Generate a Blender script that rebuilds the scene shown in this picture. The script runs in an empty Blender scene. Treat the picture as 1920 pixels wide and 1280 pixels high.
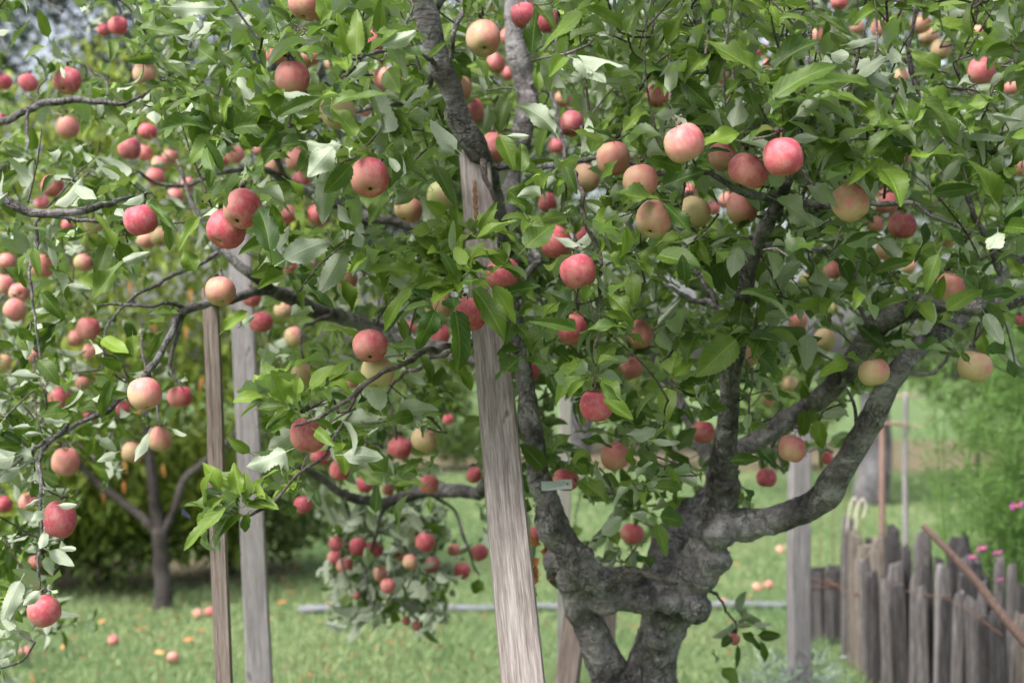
import bpy, math, random
import numpy as np
from mathutils import Vector, Matrix, noise as mnoise

# ------------------------------------------------------------------ camera, sky, sun, exposure
SC = bpy.context.scene
F, CAMH = 2637.0, 1.5                      # focal length in photo pixels, camera height
PITCH = math.atan(60 / F)                  # the horizon lies a little below the middle
SP, CP = math.sin(PITCH), math.cos(PITCH)

cam_d = bpy.data.cameras.new('camera')
cam_d.sensor_width = 36.0
cam_d.lens = 36.0 * F / 1920.0
cam_d.clip_start, cam_d.clip_end = 0.05, 600
cam_d.dof.use_dof = True
cam_d.dof.focus_distance = 2.72
cam_d.dof.aperture_fstop = 3.2
cam = bpy.data.objects.new('camera', cam_d)
SC.collection.objects.link(cam)
cam.location = (0, 0, CAMH)
cam.rotation_euler = (math.pi / 2 + PITCH, 0, 0)
SC.camera = cam

SUN_EL, SUN_AZ = math.radians(54), math.radians(226)     # azimuth from +Y, clockwise: behind the camera, from the left
world = bpy.data.worlds.new('World')
SC.world = world
world.use_nodes = True
wn = world.node_tree
wn.nodes.clear()
sky_n = wn.nodes.new('ShaderNodeTexSky')
sky_n.sky_type = 'NISHITA'
sky_n.sun_disc = False
sky_n.sun_elevation = SUN_EL
sky_n.sun_rotation = SUN_AZ
sky_n.air_density = 1.0
sky_n.dust_density = 6.0
sky_n.ozone_density = 0.6
bg_n = wn.nodes.new('ShaderNodeBackground')
bg_n.inputs['Strength'].default_value = 0.15
out_n = wn.nodes.new('ShaderNodeOutputWorld')
hs_n = wn.nodes.new('ShaderNodeHueSaturation')          # thin even cloud: a paler, greyer sky all over
hs_n.inputs['Saturation'].default_value = 0.5
wn.links.new(sky_n.outputs[0], hs_n.inputs['Color'])
wn.links.new(hs_n.outputs[0], bg_n.inputs[0])
wn.links.new(bg_n.outputs[0], out_n.inputs[0])

sun_d = bpy.data.lights.new('sun', 'SUN')
sun_d.energy = 1.7
sun_d.angle = math.radians(18)
sun_d.color = (1.0, 0.98, 0.95)
sun = bpy.data.objects.new('sun', sun_d)
SC.collection.objects.link(sun)
_sd = Vector((math.sin(SUN_AZ) * math.cos(SUN_EL), math.cos(SUN_AZ) * math.cos(SUN_EL), math.sin(SUN_EL)))
sun.rotation_euler = _sd.to_track_quat('Z', 'Y').to_euler()
sun.location = (0, 0, 30)

SC.view_settings.view_transform = 'Standard'
SC.view_settings.look = 'None'
SC.view_settings.gamma = 1.0
SC.view_settings.exposure = 1.24
SC.view_settings.use_curve_mapping = False
SC.render.engine = 'CYCLES'
SC.cycles.use_denoising = True
SC.cycles.max_bounces = 8
SC.cycles.transmission_bounces = 4
SC.cycles.sample_clamp_indirect = 6.0

# ------------------------------------------------------------------ helpers
R = random.Random(11)
rng = np.random.default_rng(11)
COL = SC.collection


def P(px, py, d):
    """world point at photo pixel (px, py), d metres in front of the camera"""
    x, y = (px - 960) / F * d, (640 - py) / F * d
    return np.array((x, d * CP - y * SP, CAMH + d * SP + y * CP))


def G(px, py, z=0.0):
    """point of the level ground seen at a photo pixel"""
    v = P(px, py, 1.0) - np.array((0, 0, CAMH))
    k = (z - CAMH) / v[2]
    return np.array((0, 0, CAMH)) + v * k


def proj(p):
    p = np.asarray(p, float)
    x, y, z = p[..., 0], p[..., 1], p[..., 2] - CAMH
    d = y * CP + z * SP
    u = -y * SP + z * CP
    dd = np.maximum(d, 1e-3)
    return 960 + x / dd * F, 640 - u / dd * F, d


def unit(v):
    v = np.asarray(v, float)
    return v / np.maximum(np.linalg.norm(v, axis=-1, keepdims=True), 1e-9)


def mesh_from(name, verts, faces_flat, loop_start, smooth=True):
    me = bpy.data.meshes.new(name)
    verts = np.ascontiguousarray(verts, np.float32)
    me.vertices.add(len(verts))
    me.vertices.foreach_set('co', verts.ravel())
    me.loops.add(len(faces_flat))
    me.loops.foreach_set('vertex_index', np.ascontiguousarray(faces_flat, np.int32))
    me.polygons.add(len(loop_start))
    me.polygons.foreach_set('loop_start', np.ascontiguousarray(loop_start, np.int32))
    me.update(calc_edges=True)
    me.validate()
    if smooth:
        me.shade_smooth()
    else:
        me.shade_flat()
    return me


def quads(name, verts, f, smooth=True):
    f = np.asarray(f, np.int32)
    return mesh_from(name, verts, f.ravel(), np.arange(len(f)) * f.shape[1], smooth)


def attr(me, name, typ, data):
    a = me.attributes.new(name, typ, 'POINT')
    a.data.foreach_set('vector' if typ == 'FLOAT_VECTOR' else 'value', np.ascontiguousarray(data, np.float32).ravel())


def link(name, me, mat=None, parent=None):
    o = bpy.data.objects.new(name, me)
    COL.objects.link(o)
    if mat is not None and not me.materials:
        me.materials.append(mat)
    if parent is not None:
        o.parent = parent
        o.matrix_parent_inverse = Matrix.Translation(-Vector(parent.location))
    return o


def tag(o, label=None, cat=None, group=None, kind=None):
    for k, v in (('label', label), ('category', cat), ('group', group), ('kind', kind)):
        if v:
            o[k] = v
    return o


def empty(name, loc):
    o = bpy.data.objects.new(name, None)
    o.empty_display_size = 0.1
    COL.objects.link(o)
    o.location = Vector(loc)
    return o


def catmull(pts, rad, step):
    pts = np.asarray(pts, float)
    rad = np.asarray(rad, float)
    n = len(pts)
    if n < 2:
        return pts, rad
    ext = np.vstack([2 * pts[0] - pts[1], pts, 2 * pts[-1] - pts[-2]])
    op, orr = [], []
    for i in range(n - 1):
        p0, p1, p2, p3 = ext[i], ext[i + 1], ext[i + 2], ext[i + 3]
        k = max(2, int(np.linalg.norm(p2 - p1) / step) + 1)
        for j in range(k):
            t = j / k
            op.append(0.5 * (2 * p1 + (p2 - p0) * t + (2 * p0 - 5 * p1 + 4 * p2 - p3) * t * t + (3 * p1 - p0 - 3 * p2 + p3) * t ** 3))
            orr.append(rad[i] * (1 - t) + rad[i + 1] * t)
    op.append(pts[-1])
    orr.append(rad[-1])
    return np.array(op), np.array(orr)


class MB:
    """collects tubes and boxes into one mesh"""
    def __init__(self):
        self.v, self.f, self.n = [], [], 0

    def add(self, v, f):
        v = np.asarray(v, float)
        self.v.append(v)
        for q in f:
            self.f.append([i + self.n for i in q])
        self.n += len(v)

    def tube(self, pts, rad, segs=8, rough=0.0, scale=20.0, caps=True, seed=0.0):
        pts = np.asarray(pts, float)
        n = len(pts)
        tan = unit(np.gradient(pts, axis=0))
        up = np.array((0.0, 0.0, 1.0)) if abs(tan[0][2]) < 0.9 else np.array((1.0, 0, 0))
        a = unit(np.cross(tan[0], up))
        V = []
        for i in range(n):
            a = unit(a - tan[i] * np.dot(a, tan[i]))
            b = np.cross(tan[i], a)
            for k in range(segs):
                th = 2 * math.pi * k / segs
                dirv = a * math.cos(th) + b * math.sin(th)
                r = rad[i]
                if rough:
                    q = pts[i] + dirv * r
                    r *= 1 + rough * (mnoise.noise(Vector(q * scale + seed)) + 0.5 * mnoise.noise(Vector(q * scale * 2.7 + seed)))
                V.append(pts[i] + dirv * r)
        fs = [(i * segs + k, i * segs + (k + 1) % segs, (i + 1) * segs + (k + 1) % segs, (i + 1) * segs + k)
              for i in range(n - 1) for k in range(segs)]
        if caps:
            fs.append(tuple(range(segs))[::-1])
            fs.append(tuple((n - 1) * segs + k for k in range(segs)))
        self.add(V, fs)

    def ball(self, c, r, seg=12, rings=8, sq=(1, 1, 1)):
        V = [np.asarray(c) + np.array((0, 0, r * sq[2]))]
        for i in range(1, rings):
            ph = math.pi * i / rings
            for k in range(seg):
                th = 2 * math.pi * k / seg
                V.append(np.asarray(c) + r * np.array((math.sin(ph) * math.cos(th) * sq[0], math.sin(ph) * math.sin(th) * sq[1], math.cos(ph) * sq[2])))
        V.append(np.asarray(c) - np.array((0, 0, r * sq[2])))
        L = len(V) - 1
        fs = [(0, 1 + k, 1 + (k + 1) % seg) for k in range(seg)]
        for i in range(rings - 2):
            for k in range(seg):
                fs.append((1 + i * seg + k, 1 + (i + 1) * seg + k, 1 + (i + 1) * seg + (k + 1) % seg, 1 + i * seg + (k + 1) % seg))
        fs += [(L, 1 + (rings - 2) * seg + (k + 1) % seg, 1 + (rings - 2) * seg + k) for k in range(seg)]
        self.add(V, fs)

    def mesh(self, name, smooth=True):
        V = np.vstack(self.v)
        ls, fl, c = [], [], 0
        for q in self.f:
            ls.append(c)
            fl.extend(q)
            c += len(q)
        return mesh_from(name, V, fl, ls, smooth)


# ------------------------------------------------------------------ materials
class NT:
    def __init__(self, name):
        self.m = bpy.data.materials.new(name)
        self.m.use_nodes = True
        self.t = self.m.node_tree
        self.t.nodes.clear()

    def n(self, typ, **kw):
        nd = self.t.nodes.new('ShaderNode' + typ)
        for k, v in kw.items():
            setattr(nd, k, v)
        return nd

    def l(self, a, b):
        self.t.links.new(a, b)

    def put(self, sock, v):
        if isinstance(v, bpy.types.NodeSocket):
            self.l(v, sock)
        else:
            sock.default_value = v

    def math(self, op, a, b=None, clamp=False):
        nd = self.n('Math', operation=op, use_clamp=clamp)
        self.put(nd.inputs[0], a)
        if b is not None:
            self.put(nd.inputs[1], b)
        return nd.outputs[0]

    def ss(self, x, lo, hi):
        nd = self.n('MapRange', interpolation_type='SMOOTHSTEP')
        self.put(nd.inputs[0], x)
        nd.inputs[1].default_value, nd.inputs[2].default_value = lo, hi
        return nd.outputs[0]

    def mix(self, f, a, b, mode='MIX'):
        nd = self.n('Mix', data_type='RGBA', blend_type=mode)
        self.put(nd.inputs[0], f)
        for s, v in ((nd.inputs[6], a), (nd.inputs[7], b)):
            if isinstance(v, tuple):
                s.default_value = (*v, 1)
            else:
                self.l(v, s)
        return nd.outputs[2]

    def noise(self, vec, scale, detail=4, rough=0.55, dist=0.0):
        nd = self.n('TexNoise')
        if vec is not None:
            self.l(vec, nd.inputs['Vector'])
        nd.inputs['Scale'].default_value = scale
        nd.inputs['Detail'].default_value = detail
        nd.inputs['Roughness'].default_value = rough
        nd.inputs['Distortion'].default_value = dist
        return nd.outputs['Fac']

    def mapping(self, vec, sc):
        nd = self.n('Mapping')
        self.l(vec, nd.inputs[0])
        nd.inputs['Scale'].default_value = sc
        return nd.outputs[0]

    def ramp(self, f, stops):
        nd = self.n('ValToRGB')
        self.l(f, nd.inputs[0])
        e = nd.color_ramp.elements
        while len(e) < len(stops):
            e.new(0.5)
        for q, (p, c) in zip(e, stops):
            q.position = p
            q.color = (*c, 1)
        return nd.outputs[0]

    def bump(self, h, strength, dist):
        nd = self.n('Bump')
        nd.inputs['Strength'].default_value = strength
        nd.inputs['Distance'].default_value = dist
        self.l(h, nd.inputs['Height'])
        return nd.outputs[0]

    def pbsdf(self, col, rough=0.6, spec=0.3, normal=None):
        nd = self.n('BsdfPrincipled')
        self.put(nd.inputs['Base Color'], (*col, 1) if isinstance(col, tuple) else col)
        self.put(nd.inputs['Roughness'], rough)
        self.put(nd.inputs['Specular IOR Level'], spec)
        if normal is not None:
            self.l(normal, nd.inputs['Normal'])
        return nd

    def out(self, sh):
        o = self.n('OutputMaterial')
        self.l(sh, o.inputs[0])
        return self.m


def leaf_material(name, dark, light, back, transl, tfac=0.25, rough=0.46, veins=True, spec=0.28):
    M = NT(name)
    lc = M.n('Attribute', attribute_name='lc')
    lt = M.n('Attribute', attribute_name='lt')
    sep = M.n('SeparateXYZ')
    M.l(lc.outputs['Vector'], sep.inputs[0])
    t, s, rnd = sep.outputs
    geo = M.n('NewGeometry')
    nz = M.noise(geo.outputs['Position'], 55, 3)
    f = M.math('ADD', lt.outputs['Fac'], M.math('MULTIPLY', M.math('SUBTRACT', nz, 0.5), 0.35), clamp=True)
    top = M.mix(f, dark, light)
    bri = M.math('ADD', M.math('MULTIPLY', rnd, 0.5), 0.72)
    vb = M.n('CombineXYZ')
    for i in range(3):
        M.l(bri, vb.inputs[i])
    top = M.mix(1.0, top, vb.outputs[0], 'MULTIPLY')
    norm = None
    if veins:
        sa = M.math('ABSOLUTE', s)
        rib = M.math('SUBTRACT', 1.0, M.ss(sa, 0.02, 0.1))
        ph = M.math('SUBTRACT', M.math('MULTIPLY', t, 8.0), M.math('MULTIPLY', sa, 2.2))
        w = M.math('ABSOLUTE', M.math('SUBTRACT', M.math('FRACT', ph), 0.5))
        vein = M.math('SUBTRACT', 1.0, M.ss(w, 0.0, 0.13))
        v = M.math('MAXIMUM', rib, M.math('MULTIPLY', vein, 0.45))
        lit = tuple(min(1, c * 1.7 + 0.03) for c in light)
        top = M.mix(M.math('MULTIPLY', v, 0.30), top, lit)
        # blotches and browned margins on some leaves
        bl = M.math('MULTIPLY', M.ss(M.noise(geo.outputs['Position'], 140, 2), 0.66, 0.72), M.ss(rnd, 0.55, 0.8))
        top = M.mix(M.math('MULTIPLY', bl, 0.5), top, (0.16, 0.10, 0.035))
        norm = M.bump(M.math('ADD', M.math('MULTIPLY', v, -0.6), M.math('MULTIPLY', nz, 0.6)), 0.5, 0.002)
    nb = M.noise(geo.outputs['Position'], 90, 2)
    bk = M.mix(nb, tuple(c * 0.82 for c in back), back)
    if veins:
        bk = M.mix(M.math('MULTIPLY', v, 0.35), bk, tuple(min(1, c * 1.35) for c in back))
    col = M.mix(geo.outputs['Backfacing'], top, bk)
    rg = M.math('ADD', M.math('MULTIPLY', geo.outputs['Backfacing'], 0.3), rough)
    pb = M.pbsdf(col, rg, spec, norm)
    tr = M.n('BsdfTranslucent')
    M.put(tr.inputs[0], (*transl, 1))
    ms = M.n('MixShader')
    ms.inputs[0].default_value = tfac
    M.l(pb.outputs[0], ms.inputs[1])
    M.l(tr.outputs[0], ms.inputs[2])
    return M.out(ms.outputs[0])


MAT = {}
MAT['leaf'] = leaf_material('apple_leaf', (0.015, 0.044, 0.008), (0.145, 0.225, 0.026), (0.33, 0.38, 0.285), (0.20, 0.36, 0.03), 0.18)
MAT['peach_leaf'] = leaf_material('peach_leaf', (0.095, 0.155, 0.022), (0.27, 0.33, 0.055), (0.25, 0.31, 0.10), (0.36, 0.43, 0.06), 0.38, veins=False)
MAT['dark_leaf'] = leaf_material('shrub_leaf', (0.045, 0.085, 0.018), (0.17, 0.23, 0.05), (0.14, 0.19, 0.07), (0.16, 0.24, 0.04), 0.22, veins=False)
MAT['oak_leaf'] = leaf_material('evergreen_leaf', (0.018, 0.032, 0.018), (0.06, 0.09, 0.05), (0.11, 0.135, 0.10), (0.05, 0.08, 0.03), 0.1, veins=False)
MAT['mid_leaf'] = leaf_material('garden_leaf', (0.05, 0.10, 0.02), (0.17, 0.26, 0.06), (0.17, 0.23, 0.10), (0.2, 0.32, 0.06), 0.25, veins=False)
MAT['herb_leaf'] = leaf_material('silver_leaf', (0.16, 0.22, 0.16), (0.34, 0.42, 0.36), (0.3, 0.36, 0.3), (0.2, 0.3, 0.2), 0.1, veins=False)
MAT['cosmos_leaf'] = leaf_material('feathery_leaf', (0.07, 0.15, 0.03), (0.16, 0.28, 0.07), (0.14, 0.24, 0.07), (0.2, 0.36, 0.08), 0.25, veins=False)
MAT['grass'] = leaf_material('grass_blade', (0.10, 0.175, 0.07), (0.31, 0.355, 0.17), (0.19, 0.27, 0.13), (0.18, 0.29, 0.10), 0.2, rough=0.6, veins=False, spec=0.2)
MAT['dead_leaf'] = leaf_material('dry_leaf', (0.16, 0.06, 0.025), (0.30, 0.13, 0.05), (0.25, 0.12, 0.06), (0.3, 0.1, 0.03), 0.15, veins=True)
MAT['fallen_leaf'] = leaf_material('fallen_leaf', (0.34, 0.13, 0.045), (0.52, 0.29, 0.11), (0.4, 0.22, 0.1), (0.5, 0.2, 0.05), 0.1, veins=False)


def bark_material(name, dark, mid, pale, scale=1.0, lichen=0.45):
    M = NT(name)
    tc = M.n('TexCoord')
    geo = M.n('NewGeometry')
    pos = geo.outputs['Position']
    big = M.noise(pos, 9 * scale, 4, 0.6)
    fine = M.noise(pos, 75 * scale, 5, 0.7)
    lent = M.noise(M.mapping(pos, (26 * scale, 26 * scale, 150 * scale)), 1.0, 3, 0.6)
    c = M.ramp(M.math('ADD', M.math('MULTIPLY', big, 0.68), M.math('MULTIPLY', fine, 0.32)), [(0.36, dark), (0.49, mid), (0.64, pale)])
    lm = M.ss(M.noise(pos, 22 * scale, 5, 0.75, 0.6), 0.53, 0.66)
    c = M.mix(M.math('MULTIPLY', lm, lichen), c, tuple(min(1, x * 1.5) for x in pale))
    c = M.mix(M.math('MULTIPLY', M.ss(lent, 0.58, 0.68), 0.45), c, dark)
    gm = M.ss(M.noise(pos, 6 * scale, 3), 0.58, 0.78)
    c = M.mix(M.math('MULTIPLY', gm, 0.15), c, (0.09, 0.10, 0.045))
    vo = M.n('TexVoronoi', feature='DISTANCE_TO_EDGE')
    wv = M.n('VectorMath', operation='ADD')
    nv_ = M.n('TexNoise')
    M.l(pos, nv_.inputs['Vector'])
    nv_.inputs['Scale'].default_value = 30 * scale
    sv = M.n('VectorMath', operation='SCALE')
    M.l(nv_.outputs['Color'], sv.inputs[0])
    sv.inputs['Scale'].default_value = 0.05 / scale
    M.l(pos, wv.inputs[0])
    M.l(sv.outputs[0], wv.inputs[1])
    M.l(M.mapping(wv.outputs[0], (46 * scale, 46 * scale, 24 * scale)), vo.inputs['Vector'])
    vo.inputs['Scale'].default_value = 1.0
    crack = M.ss(vo.outputs['Distance'], 0.0, 0.11)
    cf = M.math('MULTIPLY', M.math('SUBTRACT', 1.0, crack), M.ss(M.noise(pos, 12 * scale, 3), 0.42, 0.6))
    c = M.mix(M.math('MULTIPLY', cf, 0.45), c, tuple(x * 0.5 for x in dark))
    h = M.math('ADD', M.math('MULTIPLY', fine, 0.7), M.math('ADD', M.math('MULTIPLY', lent, 0.5), big))
    h = M.math('SUBTRACT', h, M.math('MULTIPLY', cf, 0.45))
    return M.out(M.pbsdf(c, 0.82, 0.25, M.bump(h, 1.0, 0.011)).outputs[0])


MAT['bark'] = bark_material('apple_bark', (0.038, 0.034, 0.035), (0.13, 0.12, 0.122), (0.30, 0.292, 0.30), 1.0, 0.5)
MAT['twig'] = bark_material('twig_bark', (0.04, 0.031, 0.027), (0.11, 0.092, 0.082), (0.25, 0.225, 0.21), 2.0)
MAT['peach_bark'] = bark_material('peach_bark', (0.018, 0.015, 0.014), (0.045, 0.038, 0.035), (0.09, 0.08, 0.075), 0.6, 0.2)
MAT['far_bark'] = bark_material('far_bark', (0.04, 0.037, 0.04), (0.10, 0.097, 0.105), (0.24, 0.24, 0.25), 0.3)


def wood_material(name, dark, mid, pale, stain=(0.26, 0.11, 0.04), stain_amt=0.0, axis=2):
    M = NT(name)
    tc = M.n('TexCoord')
    ob = tc.outputs['Object']
    sc = [90, 90, 90]
    sc[axis] = 5.0
    gr = M.noise(M.mapping(ob, tuple(sc)), 1.0, 6, 0.65, 0.3)
    sc2 = [330, 330, 330]
    sc2[axis] = 18
    fi = M.noise(M.mapping(ob, tuple(sc2)), 1.0, 3, 0.6)
    blo = M.noise(ob, 6, 4, 0.6)
    c = M.ramp(M.math('ADD', M.math('MULTIPLY', gr, 0.6), M.math('MULTIPLY', fi, 0.4)), [(0.33, dark), (0.5, mid), (0.66, pale)])
    c = M.mix(M.math('MULTIPLY', M.ss(blo, 0.5, 0.75), 0.35), c, tuple(x * 0.55 for x in mid))
    # dark knots and long checks
    kn = M.noise(M.mapping(ob, (30, 30, 9)), 1.0, 2)
    c = M.mix(M.math('MULTIPLY', M.ss(kn, 0.70, 0.76), 0.7), c, tuple(x * 0.4 for x in dark))
    if stain_amt:
        st = M.ss(M.noise(M.mapping(ob, (42, 42, 3.5)), 1.0, 3), 0.58, 0.68)
        c = M.mix(M.math('MULTIPLY', st, stain_amt), c, stain)
    h = M.math('ADD', gr, M.math('MULTIPLY', fi, 0.6))
    return M.out(M.pbsdf(c, 0.85, 0.2, M.bump(h, 0.7, 0.004)).outputs[0])


MAT['wood_tan'] = wood_material('weathered_tan_wood', (0.075, 0.062, 0.057), (0.195, 0.172, 0.16), (0.33, 0.305, 0.295), stain_amt=0.0)
MAT['wood_brown'] = wood_material('weathered_brown_wood', (0.10, 0.075, 0.066), (0.215, 0.170, 0.152), (0.33, 0.28, 0.26))
MAT['wood_grey'] = wood_material('weathered_grey_wood', (0.13, 0.12, 0.125), (0.235, 0.22, 0.225), (0.33, 0.315, 0.32))
MAT['wood_white'] = wood_material('pale_painted_wood', (0.4, 0.37, 0.36), (0.55, 0.52, 0.51), (0.66, 0.63, 0.62))
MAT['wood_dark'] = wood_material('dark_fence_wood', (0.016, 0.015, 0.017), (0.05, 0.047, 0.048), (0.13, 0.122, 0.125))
MAT['wood_fence'] = wood_material('fence_wood', (0.04, 0.037, 0.038), (0.125, 0.115, 0.115), (0.27, 0.252, 0.25))
MAT['wood_fence_tan'] = wood_material('tan_fence_wood', (0.06, 0.05, 0.043), (0.17, 0.145, 0.125), (0.31, 0.275, 0.25))
MAT['wood_red'] = wood_material('red_brown_stick', (0.12, 0.07, 0.055), (0.23, 0.15, 0.125), (0.32, 0.225, 0.19))
MAT['wood_rot'] = wood_material('rotten_orange_wood', (0.045, 0.024, 0.015), (0.125, 0.068, 0.036), (0.24, 0.15, 0.085))


def plain(name, col, rough=0.6, spec=0.3, metal=0.0, var=0.25, scale=60):
    M = NT(name)
    geo = M.n('NewGeometry')
    nz = M.noise(geo.outputs['Position'], scale, 4)
    c = M.mix(nz, tuple(x * (1 - var) for x in col), tuple(min(1, x * (1 + var)) for x in col))
    p = M.pbsdf(c, rough, spec)
    p.inputs['Metallic'].default_value = metal
    return M.out(p.outputs[0])


MAT['stem'] = plain('apple_stem', (0.16, 0.11, 0.045), 0.7)
MAT['calyx'] = plain('apple_calyx', (0.06, 0.042, 0.028), 0.9)
MAT['tag_metal'] = plain('aluminium_tag', (0.42, 0.45, 0.52), 0.4, 0.5, 0.3, 0.1)
MAT['tag_dark'] = plain('dark_tag', (0.018, 0.022, 0.04), 0.5)
MAT['wire'] = plain('rusty_wire', (0.15, 0.08, 0.06), 0.7, 0.3, 0.2)
MAT['hoop'] = plain('pale_hoop', (0.30, 0.22, 0.18), 0.7)
MAT['string'] = plain('pale_string', (0.55, 0.5, 0.44), 0.8)
MAT['pipe'] = plain('galvanised_pipe', (0.16, 0.17, 0.19), 0.6, 0.3, 0.0)
MAT['petal'] = plain('magenta_petal', (0.40, 0.07, 0.29), 0.6)
MAT['pollen'] = plain('yellow_centre', (0.6, 0.4, 0.05), 0.8)
MAT['green_stem'] = plain('green_stem', (0.13, 0.24, 0.06), 0.6)


def apple_material():
    M = NT('apple_skin')
    oi = M.n('ObjectInfo')
    sepc = M.n('SeparateColor')
    M.l(oi.outputs['Color'], sepc.inputs[0])
    blush, purple, green = sepc.outputs[0], sepc.outputs[1], sepc.outputs[2]
    tc = M.n('TexCoord')
    ob = tc.outputs['Object']
    off = M.n('VectorMath', operation='ADD')
    cmb = M.n('CombineXYZ')
    k = M.math('MULTIPLY', oi.outputs['Random'], 40.0)
    for i in range(3):
        M.l(k, cmb.inputs[i])
    M.l(ob, off.inputs[0])
    M.l(cmb.outputs[0], off.inputs[1])
    v = off.outputs[0]
    sx = M.n('SeparateXYZ')
    M.l(ob, sx.inputs[0])
    side = sx.outputs[0]
    big = M.noise(v, 1.1, 3, 0.5)
    # long fine streaks from stalk to eye
    stv = M.n('VectorMath', operation='ADD')
    mp = M.mapping(ob, (11, 11, 1.1))
    M.l(mp, stv.inputs[0])
    M.l(cmb.outputs[0], stv.inputs[1])
    st = M.noise(stv.outputs[0], 1.0, 4, 0.6)
    f = M.math('ADD', blush, M.math('MULTIPLY', M.math('SUBTRACT', big, 0.5), 1.1))
    f = M.math('ADD', f, M.math('MULTIPLY', M.math('SUBTRACT', st, 0.5), 0.55))
    f = M.math('ADD', f, M.math('MULTIPLY', side, 0.22))
    f = M.math('ADD', f, M.math('MULTIPLY', sx.outputs[2], 0.10), clamp=True)
    ground = M.mix(green, (0.52, 0.335, 0.215), (0.38, 0.39, 0.16))
    red = M.mix(purple, (0.47, 0.072, 0.10), (0.33, 0.06, 0.11))
    pink = (0.54, 0.205, 0.185)
    c = M.mix(M.ss(f, 0.05, 0.5), ground, pink)
    c = M.mix(M.ss(f, 0.42, 0.95), c, red)
    # pale dusty bloom and lenticel dots
    bloom = M.ss(M.noise(v, 2.6, 5, 0.65), 0.42, 0.75)
    c = M.mix(M.math('MULTIPLY', bloom, 0.38), c, (0.55, 0.38, 0.37))
    vo = M.n('TexVoronoi')
    M.l(v, vo.inputs['Vector'])
    vo.inputs['Scale'].default_value = 9.5
    dots = M.math('SUBTRACT', 1.0, M.ss(vo.outputs['Distance'], 0.06, 0.13))
    c = M.mix(M.math('MULTIPLY', dots, 0.45), c, (0.75, 0.55, 0.40))
    sp = M.math('MULTIPLY', M.ss(M.noise(v, 5.5, 2, 0.5), 0.73, 0.76), 0.7)
    c = M.mix(sp, c, (0.16, 0.06, 0.035))
    rad = M.math('SQRT', M.math('ADD', M.math('POWER', sx.outputs[0], 2.0), M.math('POWER', sx.outputs[1], 2.0)))
    rus = M.math('MULTIPLY', M.math('SUBTRACT', 1.0, M.ss(rad, 0.10, 0.34)), M.math('ADD', M.math('MULTIPLY', st, 0.8), 0.1))
    c = M.mix(rus, c, (0.36, 0.30, 0.10))
    rg = M.math('ADD', M.math('MULTIPLY', bloom, 0.22), 0.46)
    p = M.pbsdf(c, rg, 0.28, M.bump(st, 0.05, 0.01))
    p.inputs['Subsurface Weight'].default_value = 0.06
    p.inputs['Subsurface Radius'].default_value = (0.5, 0.2, 0.1)
    p.inputs['Subsurface Scale'].default_value = 0.01
    return M.out(p.outputs[0])


MAT['apple'] = apple_material()


def ground_material():
    M = NT('lawn_soil')
    geo = M.n('NewGeometry')
    pos = geo.outputs['Position']
    a = M.noise(pos, 0.7, 5, 0.6)
    b = M.noise(pos, 14, 4, 0.7)
    c = M.ramp(M.math('ADD', M.math('MULTIPLY', a, 0.7), M.math('MULTIPLY', b, 0.3)),
               [(0.3, (0.065, 0.11, 0.045)), (0.5, (0.105, 0.16, 0.065)), (0.68, (0.17, 0.19, 0.095))])
    h = M.noise(pos, 60, 3)
    return M.out(M.pbsdf(c, 0.95, 0.1, M.bump(h, 0.8, 0.02)).outputs[0])


def soil_material():
    M = NT('bare_mulch')
    geo = M.n('NewGeometry')
    pos = geo.outputs['Position']
    c = M.ramp(M.noise(pos, 9, 6, 0.75), [(0.3, (0.07, 0.06, 0.035)), (0.5, (0.15, 0.13, 0.08)), (0.7, (0.26, 0.22, 0.15))])
    return M.out(M.pbsdf(c, 0.95, 0.1, M.bump(M.noise(pos, 40, 4), 0.9, 0.03)).outputs[0])


MAT['ground'] = ground_material()
MAT['soil'] = soil_material()

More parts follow.
